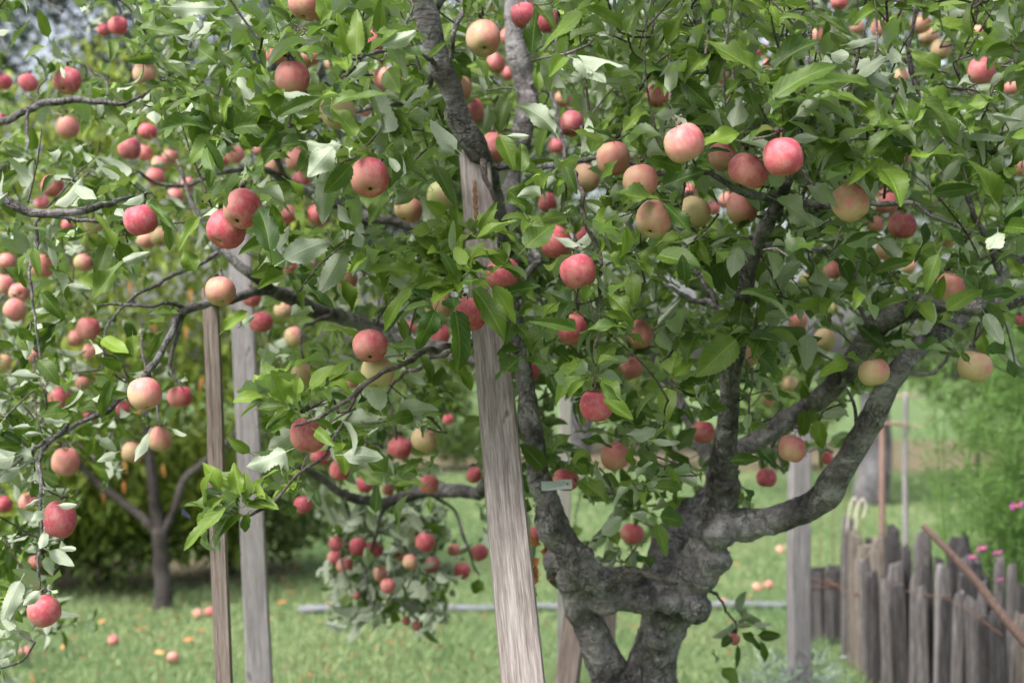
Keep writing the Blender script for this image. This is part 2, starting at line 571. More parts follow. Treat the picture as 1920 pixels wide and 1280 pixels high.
# ------------------------------------------------------------------ leaves, many at once
def leaf_geo(p, rows, cols, pet=0.2, serr=0.0):
    """p: dict of arrays base, axis, nrm, L, W, curl, fold, twist, wave, rnd, tone -> verts, faces, lc, lt"""
    n = len(p['L'])
    ax = unit(p['axis'])
    nr = unit(p['nrm'] - ax * np.sum(p['nrm'] * ax, axis=1, keepdims=True))
    sd = np.cross(nr, ax)
    if pet > 0:
        t = np.concatenate([[-1.0], np.linspace(0, 1, rows - 1)])
        u = np.concatenate([[0.0], pet + (1 - pet) * np.linspace(0, 1, rows - 1)])
    else:
        t = np.linspace(0, 1, rows)
        u = t.copy()
    tt = np.clip(t, 0, 1)
    prof = np.sin(np.pi * tt ** 0.74) ** 0.68 * (1 - 0.16 * tt)
    prof = np.where(t <= 0, 0.0, prof)
    prof = np.where(tt > 0.97, 0.02, prof)
    s = np.linspace(-1, 1, cols)
    u_, s_ = u[None, :, None], s[None, None, :]
    L = p['L'][:, None, None]
    cu = p['curl'][:, None, None]
    cu = np.where(np.abs(cu) < 0.02, 0.02, cu)
    w = np.maximum(p['W'][:, None, None] * 0.5 * prof[None, :, None], 0.0009)
    if serr:
        zig = np.where(np.arange(rows) % 2 == 0, 1 + serr, 1 - serr)[None, :, None]
        w = w * np.where(np.abs(s_) > 0.99, zig, 1.0)
    X = L * np.sin(cu * u_) / cu + 0 * s_
    Z0 = -L * (1 - np.cos(cu * u_)) / cu + 0 * s_
    fo = p['fold'][:, None, None]
    Y = s_ * w * np.cos(fo)
    dz = np.abs(s_) * w * np.sin(fo) - 0.25 * (s_ ** 2) * w * np.sin(fo)
    ph = (p['rnd'] * 37.0)[:, None, None]
    dz = dz + p['wave'][:, None, None] * w * np.sin(ph + u_ * 11 + np.sign(s_) * 1.3) * s_ ** 2
    tw = p['twist'][:, None, None] * u_
    Y2 = Y * np.cos(tw) - dz * np.sin(tw)
    Z2 = Y * np.sin(tw) + dz * np.cos(tw)
    # bend the cross-section with the midrib
    ca, sa = np.cos(cu * u_), np.sin(cu * u_)
    Xf = X + Z2 * sa
    Zf = Z0 + Z2 * ca
    V = (p['base'][:, None, None, :] + Xf[..., None] * ax[:, None, None, :] + Y2[..., None] * sd[:, None, None, :]
         + Zf[..., None] * nr[:, None, None, :])
    idx = np.arange(rows * cols).reshape(rows, cols)
    q = np.stack([idx[:-1, :-1], idx[1:, :-1], idx[1:, 1:], idx[:-1, 1:]], -1).reshape(-1, 4)
    Fc = (np.arange(n)[:, None, None] * rows * cols + q[None]).reshape(-1, 4)
    lc = np.empty((n, rows, cols, 3), np.float32)
    lc[..., 0] = t[None, :, None]
    lc[..., 1] = s_
    lc[..., 2] = p['rnd'][:, None, None]
    lt = np.broadcast_to(p['tone'][:, None, None], (n, rows, cols))
    return V.reshape(-1, 3), Fc, lc.reshape(-1, 3), lt.reshape(-1)


def leaf_object(name, p, mat, parent, rows=3, cols=3, pet=0.0, serr=0.0, origin=None):
    V, Fc, lc, lt = leaf_geo(p, rows, cols, pet, serr)
    if origin is not None:
        V = V - np.asarray(origin)[None]
    me = quads(name, V, Fc)
    if len(me.vertices) == len(lc):
        attr(me, 'lc', 'FLOAT_VECTOR', lc)
        attr(me, 'lt', 'FLOAT', lt)
    me.materials.append(mat)
    return link(name, me, None, parent)


def leaf_params(base, axis, nrm, L, W, tone=(0.2, 0.7), curl=(0.2, 0.9), fold=(0.15, 0.55), wave=0.2):
    n = len(base)
    U = lambda a, b: rng.uniform(a, b, n)
    return dict(base=np.asarray(base), axis=unit(axis), nrm=unit(nrm), L=np.asarray(L), W=np.asarray(W), curl=U(*curl), fold=U(*fold),
                twist=rng.normal(0, 0.45, n), wave=U(0, wave), rnd=U(0, 1), tone=np.clip(U(*tone), 0, 1))


def crown(name, clumps, n, size, mat, parent, aspect=0.5, droop=0.3, tone=(0.1, 0.8), hollow=0.5, up=0.6):
    """leaves spread through a set of ellipsoid clumps; each clump has its own tone"""
    C = np.array([c[:3] for c in clumps], float)
    Rr = np.array([c[3:6] for c in clumps], float)
    vol = np.prod(Rr, axis=1) ** 0.75
    k = rng.choice(len(C), n, p=vol / vol.sum())
    d = unit(rng.normal(size=(n, 3)))
    rr = rng.uniform(hollow ** 3, 1, n) ** (1 / 3)
    rr *= 1 + 0.16 * rng.normal(size=n) * (rng.uniform(size=n) < 0.4)
    b = C[k] + d * rr[:, None] * Rr[k]
    ct = rng.normal(0, 0.16, len(C))
    ax = unit(d * 0.7 + rng.normal(0, 0.6, (n, 3)) - np.array((0, 0, droop)))
    nr = np.array((0, 0, up)) + d * 0.4 + rng.normal(0, 0.4, (n, 3))
    L = size * rng.uniform(0.65, 1.25, n)
    p = leaf_params(b, ax, nr, L, L * aspect * rng.uniform(0.8, 1.2, n), tone)
    p['tone'] = np.clip(p['tone'] + ct[k], 0, 1)
    keep = b[:, 2] > 0.05
    p = {a: v[keep] for a, v in p.items()}
    return tag(leaf_object(name, p, mat, parent, 3, 3), kind='stuff')


def blob_clumps(c, r, n, rs, flat=0.8):
    """clumps spread inside an ellipsoid, giving an uneven outline"""
    out = []
    for _ in range(n):
        d = unit(rng.normal(size=3)) * rng.uniform(0.35, 1.0)
        s = rs * rng.uniform(0.6, 1.3)
        out.append((c[0] + d[0] * r[0], c[1] + d[1] * r[1], c[2] + d[2] * r[2], s, s, s * flat))
    return out


# ------------------------------------------------------------------ the setting: lawn and what stands far behind
n = 60
gx, gy = np.meshgrid(np.linspace(-150, 150, n), np.linspace(-20, 320, n))
gv = np.stack([gx, gy, np.zeros_like(gx)], -1).reshape(-1, 3)
idx = np.arange(n * n).reshape(n, n)
gf = np.stack([idx[:-1, :-1], idx[:-1, 1:], idx[1:, 1:], idx[1:, :-1]], -1).reshape(-1, 4)
tag(link('lawn', quads('lawn', gv, gf), MAT['ground']), kind='structure')

# bare earth strip behind the lawn
y0, y1 = G(960, 884)[1], G(960, 838)[1]
xs = np.linspace(-14, 14, 40)
ev = []
for x in xs:
    w = 0.9 * mnoise.noise(Vector((x * 0.5, 3, 0)))
    ev += [(x, y0 + w, 0.004), (x, y1 + 3 + w, 0.004)]
ef = [(2 * i, 2 * i + 2, 2 * i + 3, 2 * i + 1) for i in range(len(xs) - 1)]
tag(link('bare_earth', quads('bare_earth', np.array(ev), ef), MAT['soil']), kind='structure')
# worn dry patch under the peach tree and shrubs
pc = G(170, 1112)
ring = [(pc[0] + 1.3 * math.cos(a) * (1 + 0.25 * mnoise.noise(Vector((math.cos(a) * 2, math.sin(a) * 2, 5)))),
         pc[1] + 1.0 + 0.9 * math.sin(a) * (1 + 0.3 * mnoise.noise(Vector((math.cos(a) * 2, math.sin(a) * 2, 9)))), 0.004)
        for a in np.linspace(0, 2 * math.pi, 40, endpoint=False)]
tag(link('bare_patch', mesh_from('bare_patch', np.array(ring), list(range(40)), [0]), MAT['soil']), kind='structure')


def grass_blades(n, xr, yr, name, lab):
    y = yr[0] + (yr[1] - yr[0]) * rng.uniform(0, 1, n) ** 1.5
    x = rng.uniform(-1, 1, n) * np.minimum(y * 0.52 + 1.6, xr)
    cx = np.round(x * 9) / 9
    base = np.stack([x, y, np.zeros(n)], -1)
    ax = np.stack([rng.normal(0, 0.45, n), rng.normal(0, 0.45, n), np.ones(n)], -1)
    nr = np.stack([rng.normal(0, 1, n), rng.normal(0, 1, n), np.full(n, 0.3)], -1)
    patch = np.array([mnoise.noise(Vector((a * 0.55, b * 0.3, 2.0))) + 0.5 * mnoise.noise(Vector((a * 2.2, b * 1.4, 7.0))) for a, b in zip(x, y)])
    far = (y - yr[0]) / (yr[1] - yr[0])
    L = rng.uniform(0.035, 0.085, n) * (1 + 0.35 * patch) * (1 - 0.25 * far)
    W = rng.uniform(0.004, 0.007, n) * (1 + 1.8 * far)
    p = leaf_params(base, ax, nr, L, W, (0.05, 0.6), (0.2, 1.3), (0, 0.3), 0)
    p['tone'] = np.clip(p['tone'] * 0.6 + 0.25 - 0.8 * patch, 0, 1)
    inpatch = ((x - pc[0]) / 1.25) ** 2 + ((y - pc[1] - 1.0) / 0.85) ** 2 < rng.uniform(0.5, 1.2, n)
    keep = ~(inpatch & (rng.uniform(size=n) < 0.85)) & (y < y0 + rng.normal(0, 0.5, n))
    p = {a: v[keep] for a, v in p.items()}
    tag(leaf_object(name, p, MAT['grass'], None, 3, 2), lab, 'grass', kind='stuff')


grass_blades(200000, 13, (4.4, 24), 'grass', 'short green lawn grass with dry tan patches')
# small dry litter sifted into the grass
n = 2600
y = rng.uniform(6, 13, n)
x = rng.uniform(-1, 1, n) * y * 0.38
keep = np.array([mnoise.noise(Vector((a * 0.8, b * 0.8, 11.0))) for a, b in zip(x, y)]) + 0.35 * (x < -0.5) > rng.uniform(-0.1, 0.6, n)
lb = np.stack([x, y, rng.uniform(0.01, 0.05, n)], -1)[keep]
nl = len(lb)
tag(leaf_object('leaf_litter', leaf_params(lb, rng.normal(size=(nl, 3)) * (1, 1, .3), rng.normal(size=(nl, 3)) * .4 + (0, 0, 1), rng.uniform(.025, .055, nl), rng.uniform(.012, .022, nl), (0, .8)), MAT['dead_leaf'], None, 3, 3),
    'fine brown leaf litter scattered in the lawn grass', 'leaf litter', kind='stuff')


def far_tree(name, label, base, trunk_r, trunk_h, clumps, n, size, mat, lean=(0, 0), cat='tree', bark='far_bark', limbs=3, **kw):
    t = empty(name, (base[0], base[1], 0))
    tag(t, label, cat)
    b = np.array((base[0], base[1], -0.05))
    m = MB()
    top = b + np.array((lean[0], lean[1], trunk_h))
    pts, rad = catmull([b, b + (top - b) * 0.35 + np.array((trunk_r * .4, 0, 0)), top], [trunk_r * 1.3, trunk_r, trunk_r * 0.75], 0.25)
    m.tube(pts, rad, 12, 0.14, 2.0)
    for i in range(limbs):
        c = np.array(clumps[(i * 3) % len(clumps)][:3])
        pts, rad = catmull([top - np.array((0, 0, trunk_h * 0.1)), (top + c) / 2 + np.array((0, 0, 0.2)), c], [trunk_r * 0.5, trunk_r * 0.35, trunk_r * 0.15], 0.3)
        m.tube(pts, rad, 7, 0.1, 2.0)
    link('trunk', m.mesh('trunk'), MAT[bark], t)
    crown('crown', clumps, n, size, mat, t, **kw)
    return t


def ground_x(px, d):
    return (px - 960) / F * d


# dark evergreen, upper left, far behind
far_tree('evergreen_tree', 'dark grey-green evergreen tree far behind at the upper left', (ground_x(40, 24), 24), 0.35, 2.6,
         blob_clumps((ground_x(60, 24), 24, 6.6), (4.2, 1.8, 3.6), 60, 1.1), 24000, 0.17, MAT['oak_leaf'], tone=(0, 0.75), hollow=0.3)
far_tree('evergreen_tree', 'second dark evergreen behind the top left centre of the crown', (ground_x(560, 29), 29), 0.35, 2.6,
         blob_clumps((ground_x(640, 29), 29, 6.8), (5.2, 1.8, 4.6), 50, 1.3), 15000, 0.24, MAT['oak_leaf'], tone=(0, 0.8), hollow=0.3)
far_tree('evergreen_tree', 'dark evergreen tree far behind, cut by the left edge', (ground_x(-520, 25), 25), 0.35, 2.6,
         blob_clumps((ground_x(-500, 25), 25, 5.6), (3.6, 1.6, 3.4), 34, 1.1), 9000, 0.2, MAT['oak_leaf'], tone=(0, 0.75), hollow=0.3)
# the grey trunk right of centre belongs to a large garden tree
tb = G(1632, 945)
far_tree('garden_tree', 'large tree with a broad pale grey trunk standing behind the stake fence', (tb[0], tb[1]), 0.17, 2.3,
         blob_clumps((tb[0], tb[1], 5.0), (3.6, 1.8, 2.6), 40, 1.0), 16000, 0.16, MAT['mid_leaf'], hollow=0.35)
far_tree('garden_tree', 'bright green leafy tree far behind the centre of the apple crown', (ground_x(1080, 26), 26), 0.22, 1.9,
         blob_clumps((ground_x(1080, 26), 26, 5.4), (3.8, 1.6, 4.0), 40, 1.15), 14000, 0.2, MAT['mid_leaf'], hollow=0.35)
far_tree('garden_tree', 'green leafy tree far behind the right edge', (ground_x(2080, 24), 24), 0.22, 1.7,
         blob_clumps((ground_x(2080, 24), 24, 4.6), (3.0, 1.5, 3.6), 32, 1.0), 9000, 0.17, MAT['mid_leaf'], hollow=0.35)
# shrubs along the back of the lawn
for (px, d, w, h, nn, mat, lab) in (
        (700, 21.5, 1.7, 1.25, 4500, 'dark_leaf', 'dark rounded shrub at the back of the lawn, left of the central plank'),
        (545, 13.2, 0.55, 0.62, 2600, 'dark_leaf', 'small dark shrub on thin stems just right of the grey plank'),
        (900, 22.0, 1.2, 1.0, 3000, 'mid_leaf', 'leafy shrub at the back of the lawn behind the central plank'),
        (1210, 22.5, 1.6, 1.5, 4000, 'dark_leaf', 'dark shrub at the back of the lawn behind the apple trunk'),
        (1450, 22.0, 1.1, 1.2, 3000, 'mid_leaf', 'bright shrub at the back of the lawn behind the right limbs'),
        (1830, 20.0, 1.9, 1.7, 5000, 'mid_leaf', 'broad bright shrub at the back of the lawn on the far right'),
        (60, 16.5, 1.2, 1.3, 3500, 'dark_leaf', 'dark shrub behind the peach tree at the left edge')):
    x = ground_x(px, d)
    far_tree('shrub', lab, (x, d), 0.04, h * 0.5, blob_clumps((x, d, h * 0.95), (w * 0.8, 0.6, h * 0.72), 14, 0.38 * min(1.2, h)), nn,
             0.12 if d > 15 else 0.085, MAT[mat], cat='shrub', bark='peach_bark', hollow=0.2)

# dense dark hedge plants behind the peach tree
for (px, d, w, h, lab) in ((195, 9.95, 0.62, 0.95, 'dense dark green bush directly behind the peach trunk'),
                           (430, 10.6, 0.55, 1.1, 'dense dark green bush behind the two left planks'),
                           (0, 10.4, 0.6, 1.2, 'dense green bush at the left edge behind the hanging apples')):
    x = ground_x(px, d)
    far_tree('bush', lab, (x, d), 0.04, h * 0.4, blob_clumps((x, d, h * 0.62), (w, 0.5, h * 0.5), 16, 0.33), 6500, 0.075, MAT['dark_leaf'],
             cat='bush', bark='peach_bark', tone=(0.0, 0.9), hollow=0.2)

# ------------------------------------------------------------------ peach tree, left background
pb = G(305, 1142)
pd = float(proj(pb)[2])
peach = tag(empty('peach_tree', pb), 'peach tree with yellow-green drooping leaves and a forked dark trunk on the lawn', 'tree')
pp = lambda x, y, d=0.0: P(x, y, pd + d)
rpx = lambda r, d: r / F * d


def peach_tube(name, pts, rads):
    q, r = catmull([pp(*a) for a in pts], [rpx(x, pd) for x in rads], 0.04)
    m = MB()
    m.tube(q, r, 12, 0.12, 14)
    return link(name, m.mesh(name), MAT['peach_bark'], peach)


peach_tube('trunk', [(308, 1150), (306, 1100), (301, 1040), (299, 990)], [20, 16, 14, 16])
peach_tube('limb', [(300, 1000), (290, 940), (284, 890), (276, 800), (262, 700, 0.2), (250, 560, 0.3)], [12, 11, 10, 8, 7, 4])
peach_tube('limb', [(296, 1000), (262, 965), (215, 930), (165, 890), (90, 800, -0.2), (20, 640, -0.3)], [10, 8, 7.5, 7, 6, 3])
peach_tube('limb', [(304, 1000), (325, 960), (345, 900), (380, 868), (450, 800, 0.2), (500, 660, 0.4)], [9, 7.5, 7, 6, 5, 3])
cl = []
for (x, y, d, r) in ((120, 330, 0.4, .5), (250, 300, 0.5, .5), (60, 470, 0.1, .5), (200, 500, 0.2, .5), (330, 430, 0.5, .48), (150, 640, 0, .45), (60, 700, -.1, .4),
                     (270, 640, .5, .5), (360, 620, .6, .48), (460, 560, .8, .45), (330, 780, .5, .42), (220, 800, .4, .42), (120, 840, .2, .38), (420, 760, .7, .42),
                     (500, 700, .9, .4), (80, 930, .3, .3), (200, 930, .5, .3), (380, 900, .8, .34), (30, 250, .5, .5), (400, 300, .8, .5), (520, 420, 1., .45),
                     (600, 600, 1.2, .45), (180, 180, .6, .45), (-120, 400, .2, .6), (-150, 650, .1, .5), (150, 985, .7, .26), (260, 975, .9, .26), (330, 985, 1.0, .24), (60, 1000, .6, .24), (420, 985, 1.2, .28), (200, 880, .3, .3), (330, 890, .6, .3)):
    c = pp(x, y, d)
    cl.append((c[0], c[1], c[2], r, r, r * 0.95))
n = 14000
C = np.array([c[:3] for c in cl])
Rr = np.array([c[3:] for c in cl])
k = rng.integers(0, len(C), n)
d = unit(rng.normal(size=(n, 3)))
b = C[k] + d * (rng.uniform(0.1, 1, n) ** 0.5)[:, None] * Rr[k]
ax = np.stack([rng.normal(0, 0.6, n), rng.normal(0, 0.6, n), rng.uniform(-1.2, 0.2, n)], -1)
L = rng.uniform(0.075, 0.13, n)
p = leaf_params(b, ax, unit(rng.normal(0, 0.5, (n, 3)) + np.array((0, -0.3, 0.7))), L, L * 0.32, (0.0, 0.95), (0.2, 1.3))
tag(leaf_object('crown', p, MAT['peach_leaf'], peach, 4, 3), kind='stuff')
# scattered orange autumn leaves in it
spots = [(232, 900), (230, 862), (357, 540), (290, 605), (242, 525), (380, 705), (140, 640), (300, 725), (190, 920), (305, 870), (15, 855), (180, 700), (350, 610), (262, 760)]
for (x, y) in spots:
    p1 = leaf_params(np.array([pp(x, y, -0.25)]), np.array([[R.uniform(-.3, .3), 0, -1]]), np.array([[R.uniform(-.4, .4), -1, .3]]), np.array([0.10]), np.array([0.026]), (0.1, 0.5))
    leaf_object('autumn_leaf', p1, MAT['fallen_leaf'], peach, 5, 3)

# ------------------------------------------------------------------ timber: props, posts, fence, sticks
def plank(name, a, b, width, thick, mat, label, face=(0, -1, 0), group=None, cat='post', taper=1.0, ragged=0.0, rough=0.002, seed=0, to_ground=True, rows=70, cols=12):
    """a weathered sawn plank from top a down through b (carried on to the ground); origin at its foot, local z along the grain"""
    a, b = np.asarray(a, float), np.asarray(b, float)
    ax = unit(a - b)
    if to_ground:
        foot = b + ax * ((-0.06 - b[2]) / ax[2])
    else:
        foot = b
    Ln = float(np.linalg.norm(a - foot))
    fz = np.asarray(face, float)
    yy = unit(fz - ax * np.dot(fz, ax))      # front face normal
    xx = np.cross(yy, ax)
    V = []
    prof = []
    hw, ht = width / 2, thick / 2
    for i in range(cols + 1):
        prof.append((-hw + width * i / cols, ht))
    for i in range(1, 4):
        prof.append((hw, ht - thick * i / 4))
    for i in range(cols + 1):
        prof.append((hw - width * i / cols, -ht))
    for i in range(1, 4):
        prof.append((-hw, -ht + thick * i / 4))
    m = len(prof)
    for r in range(rows + 1):
        s = r / rows
        z = Ln * s
        tp = 1 + (taper - 1) * s
        wob = 0.0035 * mnoise.noise(Vector((z * 2.2, seed, 0)))
        for (x, y) in prof:
            zz = z
            if r == rows and ragged:
                zz -= ragged * (0.5 + mnoise.noise(Vector((x * 90, y * 50, seed))) + 0.5 * mnoise.noise(Vector((x * 240, y * 90, seed + 4))))
            g = mnoise.noise(Vector((x * 150, z * 2.0, seed + 3))) + 0.5 * mnoise.noise(Vector((x * 420, z * 5.0, seed + 8)))
            e = rough * g
            cr = 0.0
            if abs(x) > hw * 0.985 and abs(abs(y) - ht) < 1e-6:
                cr = -0.003                   # worn arrises
            chip = -0.004 * max(0, mnoise.noise(Vector((z * 16, x * 40, seed + 20))) - 0.25) * (abs(x) > hw * 0.8)
            sx = (x * tp + wob + np.sign(x) * (cr + chip))
            sy = y + np.sign(y) * (e + cr)
            V.append((sx, -sy, zz))
    fs = []
    for r in range(rows):
        for k in range(m):
            fs.append((r * m + k, r * m + (k + 1) % m, (r + 1) * m + (k + 1) % m, (r + 1) * m + k))
    mb = MB()
    mb.add(V, fs + [tuple(range(m))[::-1], tuple(rows * m + k for k in range(m))])
    me = mb.mesh(name, smooth=False)
    me.materials.append(MAT[mat])
    o = bpy.data.objects.new(name, me)
    COL.objects.link(o)
    o.matrix_world = Matrix(((xx[0], -yy[0], ax[0], foot[0]), (xx[1], -yy[1], ax[1], foot[1]), (xx[2], -yy[2], ax[2], foot[2]), (0, 0, 0, 1)))
    if label:
        tag(o, label, cat, group)
    return o


pA = plank('support_plank', P(888, 288, 3.42), P(980, 1280, 2.66), 0.0915, 0.038, 'wood_tan',
           'broad pale weathered plank propping the limb in the middle, its top split', face=(0.12, -1, 0.1), taper=0.80, ragged=0.02, rough=0.0016, seed=3.1, rows=110, cols=16)
# the split at its head: a channel of orange rotten wood
mb = MB()
V = []
for i in range(18):
    s = i / 17
    py_ = 340 + 86 * s
    c = P(890 + 3 * s + 0.7 * math.sin(i * 1.3), py_, 1 / (1 / 3.42 + (py_ - 288) / 992 * (1 / 2.66 - 1 / 3.42)) - 0.0095)
    w = 0.0075 * math.sin(math.pi * min(1, 0.1 + s * 0.9)) * (1 + 0.4 * math.sin(i * 2.1)) + 0.002
    V.append((c, w))
vv, ff = [], []
for i, (c, w) in enumerate(V):
    for dx, dy in ((-w, 0.004), (-w * 0.5, -0.004), (w * 0.4, -0.005 + 0.002 * math.sin(i * 3.)), (w, 0.004)):
        vv.append(c + np.array((dx, dy - 0.013, 0)))
for i in range(len(V) - 1):
    for k in range(3):
        ff.append((i * 4 + k, i * 4 + k + 1, (i + 1) * 4 + k + 1, (i + 1) * 4 + k))
mb.add(vv, ff)
rot = mb.mesh('rotten_core', False)
rot.materials.append(MAT['wood_rot'])
ro = bpy.data.objects.new('rotten_core', rot)
COL.objects.link(ro)
ro.parent = pA
ro.matrix_parent_inverse = pA.matrix_world.inverted()

plank('support_stake', P(394, 548, 3.62), P(421, 1280, 3.36), 0.040, 0.075, 'wood_brown', 'narrow brown weathered stake, leftmost of the upright timbers', face=(0.15, -1, 0), seed=8.2, rough=0.0016, rows=80)
plank('support_plank', P(448, 425, 5.1), P(486, 1280, 4.5), 0.0865, 0.036, 'wood_grey', 'smooth grey plank just right of the narrow brown stake', face=(0.1, -1, 0), seed=12.2, rough=0.0008, rows=80, taper=0.9)
plank('support_post', P(1498, 800, 5.9), P(1498, 1280, 5.8), 0.089, 0.06, 'wood_grey', 'upright grey post under the right limb beside the stake fence', face=(0.25, -1, 0), seed=17.2, rough=0.0012, rows=60)
plank('white_stake', P(1060, 700, 5.2), P(1056, 1180, 5.2), 0.046, 0.03, 'wood_white', 'slim whitish stake behind the left limb of the apple tree', seed=21.2, rows=50)
plank('brown_prop', P(1092, 1060, 4.35), P(1062, 1280, 4.2), 0.071, 0.036, 'wood_brown', 'brown leaning prop between the central plank and the apple trunk', seed=25.2, rows=50, face=(-0.3, -1, 0))
plank('brown_prop', P(1142, 1060, 5.0), P(1126, 1280, 4.9), 0.075, 0.036, 'wood_brown', 'brown prop hidden behind the left stem of the apple trunk', seed=29.2, rows=50, face=(0.2, -1, 0))

# lawn edging pipe
m = MB()
a, b = G(560, 1150), G(1700, 1138)
q = np.linspace(a + np.array((0, 0, .024)), b + np.array((0, 0, .024)), 30)
q[:, 2] += 0.006 * np.sin(np.arange(30) * 1.3)
m.tube(q, np.full(30, 0.026), 12, 0.04, 6)
tag(link('edging_pipe', m.mesh('edging_pipe'), MAT['pipe']), 'long thin grey pipe lying across the lawn behind the trunk', 'pipe')

# ---- fence of split stakes on the right: (left px, right px, top py, depth, material)
fence = tag(empty('stake_fence', G(1750, 1330)), 'low fence of uneven grey split stakes at the lower right', 'fence')
stakes = [(1575, 1600, 972, 7.35, 'wood_fence'), (1588, 1616, 1000, 7.2, 'wood_fence_tan'), (1602, 1636, 1022, 7.05, 'wood_fence_tan'),
          (1617, 1640, 1048, 6.98, 'wood_fence'), (1637, 1662, 1006, 6.9, 'wood_fence_tan'), (1661, 1689, 987, 6.85, 'wood_dark'), (1668, 1698, 1055, 6.7, 'wood_fence'),
          (1690, 1708, 1025, 6.75, 'wood_dark'), (1706, 1738, 997, 6.75, 'wood_fence'), (1704, 1728, 1070, 6.5, 'wood_fence'), (1731, 1751, 1060, 6.42, 'wood_dark'),
          (1747, 1766, 1058, 6.36, 'wood_grey'), (1762, 1784, 1066, 6.32, 'wood_fence'), (1782, 1828, 1008, 6.45, 'wood_dark'), (1806, 1852, 1046, 6.3, 'wood_dark'),
          (1780, 1802, 1108, 6.15, 'wood_fence'), (1838, 1862, 1155, 6.0, 'wood_dark'), (1860, 1892, 1140, 5.95, 'wood_dark'), (1888, 1912, 1158, 5.8, 'wood_fence'),
          (1908, 1940, 1150, 5.75, 'wood_fence_tan'), (1812, 1842, 1120, 6.05, 'wood_fence'), (1938, 1968, 1120, 5.7, 'wood_fence'), (1626, 1652, 1070, 6.75, 'wood_dark'), (1652, 1672, 1085, 6.62, 'wood_fence'), (1684, 1706, 1095, 6.52, 'wood_dark'), (1722, 1742, 1100, 6.36, 'wood_fence'), (1754, 1776, 1120, 6.22, 'wood_dark'), (1828, 1846, 1090, 6.2, 'wood_fence'), (1796, 1818, 1075, 6.28, 'wood_dark'), (1872, 1902, 966, 8.2, 'wood_dark'), (1960, 1990, 1160, 5.6, 'wood_dark')]
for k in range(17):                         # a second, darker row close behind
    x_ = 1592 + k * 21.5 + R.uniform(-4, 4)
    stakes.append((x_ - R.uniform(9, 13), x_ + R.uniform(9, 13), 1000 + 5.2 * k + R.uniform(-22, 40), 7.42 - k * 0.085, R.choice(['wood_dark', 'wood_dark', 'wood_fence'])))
for i, (xl, xr, ty, dd, mt) in enumerate(stakes):
    xc, w = (xl + xr) / 2, (xr - xl) * 1.0 / F * dd
    top = P(xc, ty, dd)
    lean = R.uniform(-0.025, 0.025)
    h = top[2]
    mb = MB()
    N = 12
    rings = 12
    V = []
    ph = R.uniform(0, 6)
    for r in range(rings + 1):
        s = r / rings
        for k in range(N):
            th = 2 * math.pi * k / N
            rr = 1 + 0.12 * mnoise.noise(Vector((math.cos(th) * 1.8, math.sin(th) * 1.8, s * 1.2 + i * 7))) + 0.07 * math.sin(th * 3 + ph)
            bev = 0.8 if r == rings else 1.0
            z = -0.05 + (h + 0.05) * s + (R.uniform(-0.02, 0.012) + 0.18 * w * math.cos(th + ph) if r >= rings - 1 else 0) - (0.0 if r < rings else 0.0)
            cx_, sx_ = math.cos(th), math.sin(th)
            V.append((w / 2 * rr * math.copysign(abs(cx_) ** 0.55, cx_) * bev + lean * s, w * 0.27 * rr * math.copysign(abs(sx_) ** 0.55, sx_) * bev, z))
    fs = [(r * N + k, r * N + (k + 1) % N, (r + 1) * N + (k + 1) % N, (r + 1) * N + k) for r in range(rings) for k in range(N)]
    fs.append(tuple(rings * N + k for k in range(N)))
    mb.add(V, fs)
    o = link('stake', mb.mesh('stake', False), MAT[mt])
    o.parent = fence
    o.location = (top[0] - fence.location.x, top[1] - fence.location.y, 0)
# the wire that ties the stakes
m = MB()
wp = [P(1548, 1082, 7.5), P(1572, 1100, 7.2), P(1600, 1112, 7.05), P(1660, 1100, 6.75), P(1720, 1112, 6.4), P(1790, 1128, 6.1), P(1880, 1190, 5.7)]
q, r = catmull(wp, [0.003] * len(wp), 0.05)
m.tube(q, r, 5)
link('tie_wire', m.mesh('tie_wire'), MAT['wire'], fence)

# dark tub at the far end of the fence
tubp = P(1558, 1066, 7.9)
tub = empty('tub', (tubp[0], tubp[1], 0))
tag(tub, 'dark wooden tub bound with rusty wire at the left end of the fence', 'tub')
m = MB()
rr, hh = 0.10, float(tubp[2])
for k in range(11):
    pass
for k in range(10):
    th = 2 * math.pi * k / 10
    mb = MB()
    x, y = rr * math.cos(th), rr * math.sin(th)
    tx, ty_ = -math.sin(th), math.cos(th)
    V = []
    for z in (0.0, hh * 0.5, hh + R.uniform(-.01, .01)):
        for (s, o_) in ((-1, 0), (1, 0), (1, .018), (-1, .018)):
            V.append((x + tx * s * 0.030 + math.cos(th) * o_, y + ty_ * s * 0.030 + math.sin(th) * o_, z))
    fs = [(r * 4 + j, r * 4 + (j + 1) % 4, (r + 1) * 4 + (j + 1) % 4, (r + 1) * 4 + j) for r in range(2) for j in range(4)] + [(8, 9, 10, 11), (3, 2, 1, 0)]
    mb.add(V, fs)
    o = link('stave', mb.mesh('stave', False), MAT['wood_dark'])
    o.parent = tub
m = MB()
th = np.linspace(0, 2 * math.pi, 33)
for tilt in (0.25, -0.2):
    m.tube(np.stack([tub.location.x + 0.124 * np.cos(th), tub.location.y + 0.124 * np.sin(th), hh - 0.07 + tilt * 0.12 * np.cos(th)], -1), np.full(33, 0.003), 5, caps=False)
link('wire_hoop', m.mesh('wire_hoop'), MAT['wire'], tub)


def stick(name, pts, rad, mat, label, cat='stick', parent=None, segs=9, rough=0.08):
    m = MB()
    q, r = catmull(pts, rad, 0.05)
    m.tube(q, r, segs, rough, 18)
    o = link(name, m.mesh(name), MAT[mat], parent)
    if label:
        tag(o, label, cat)
    return o


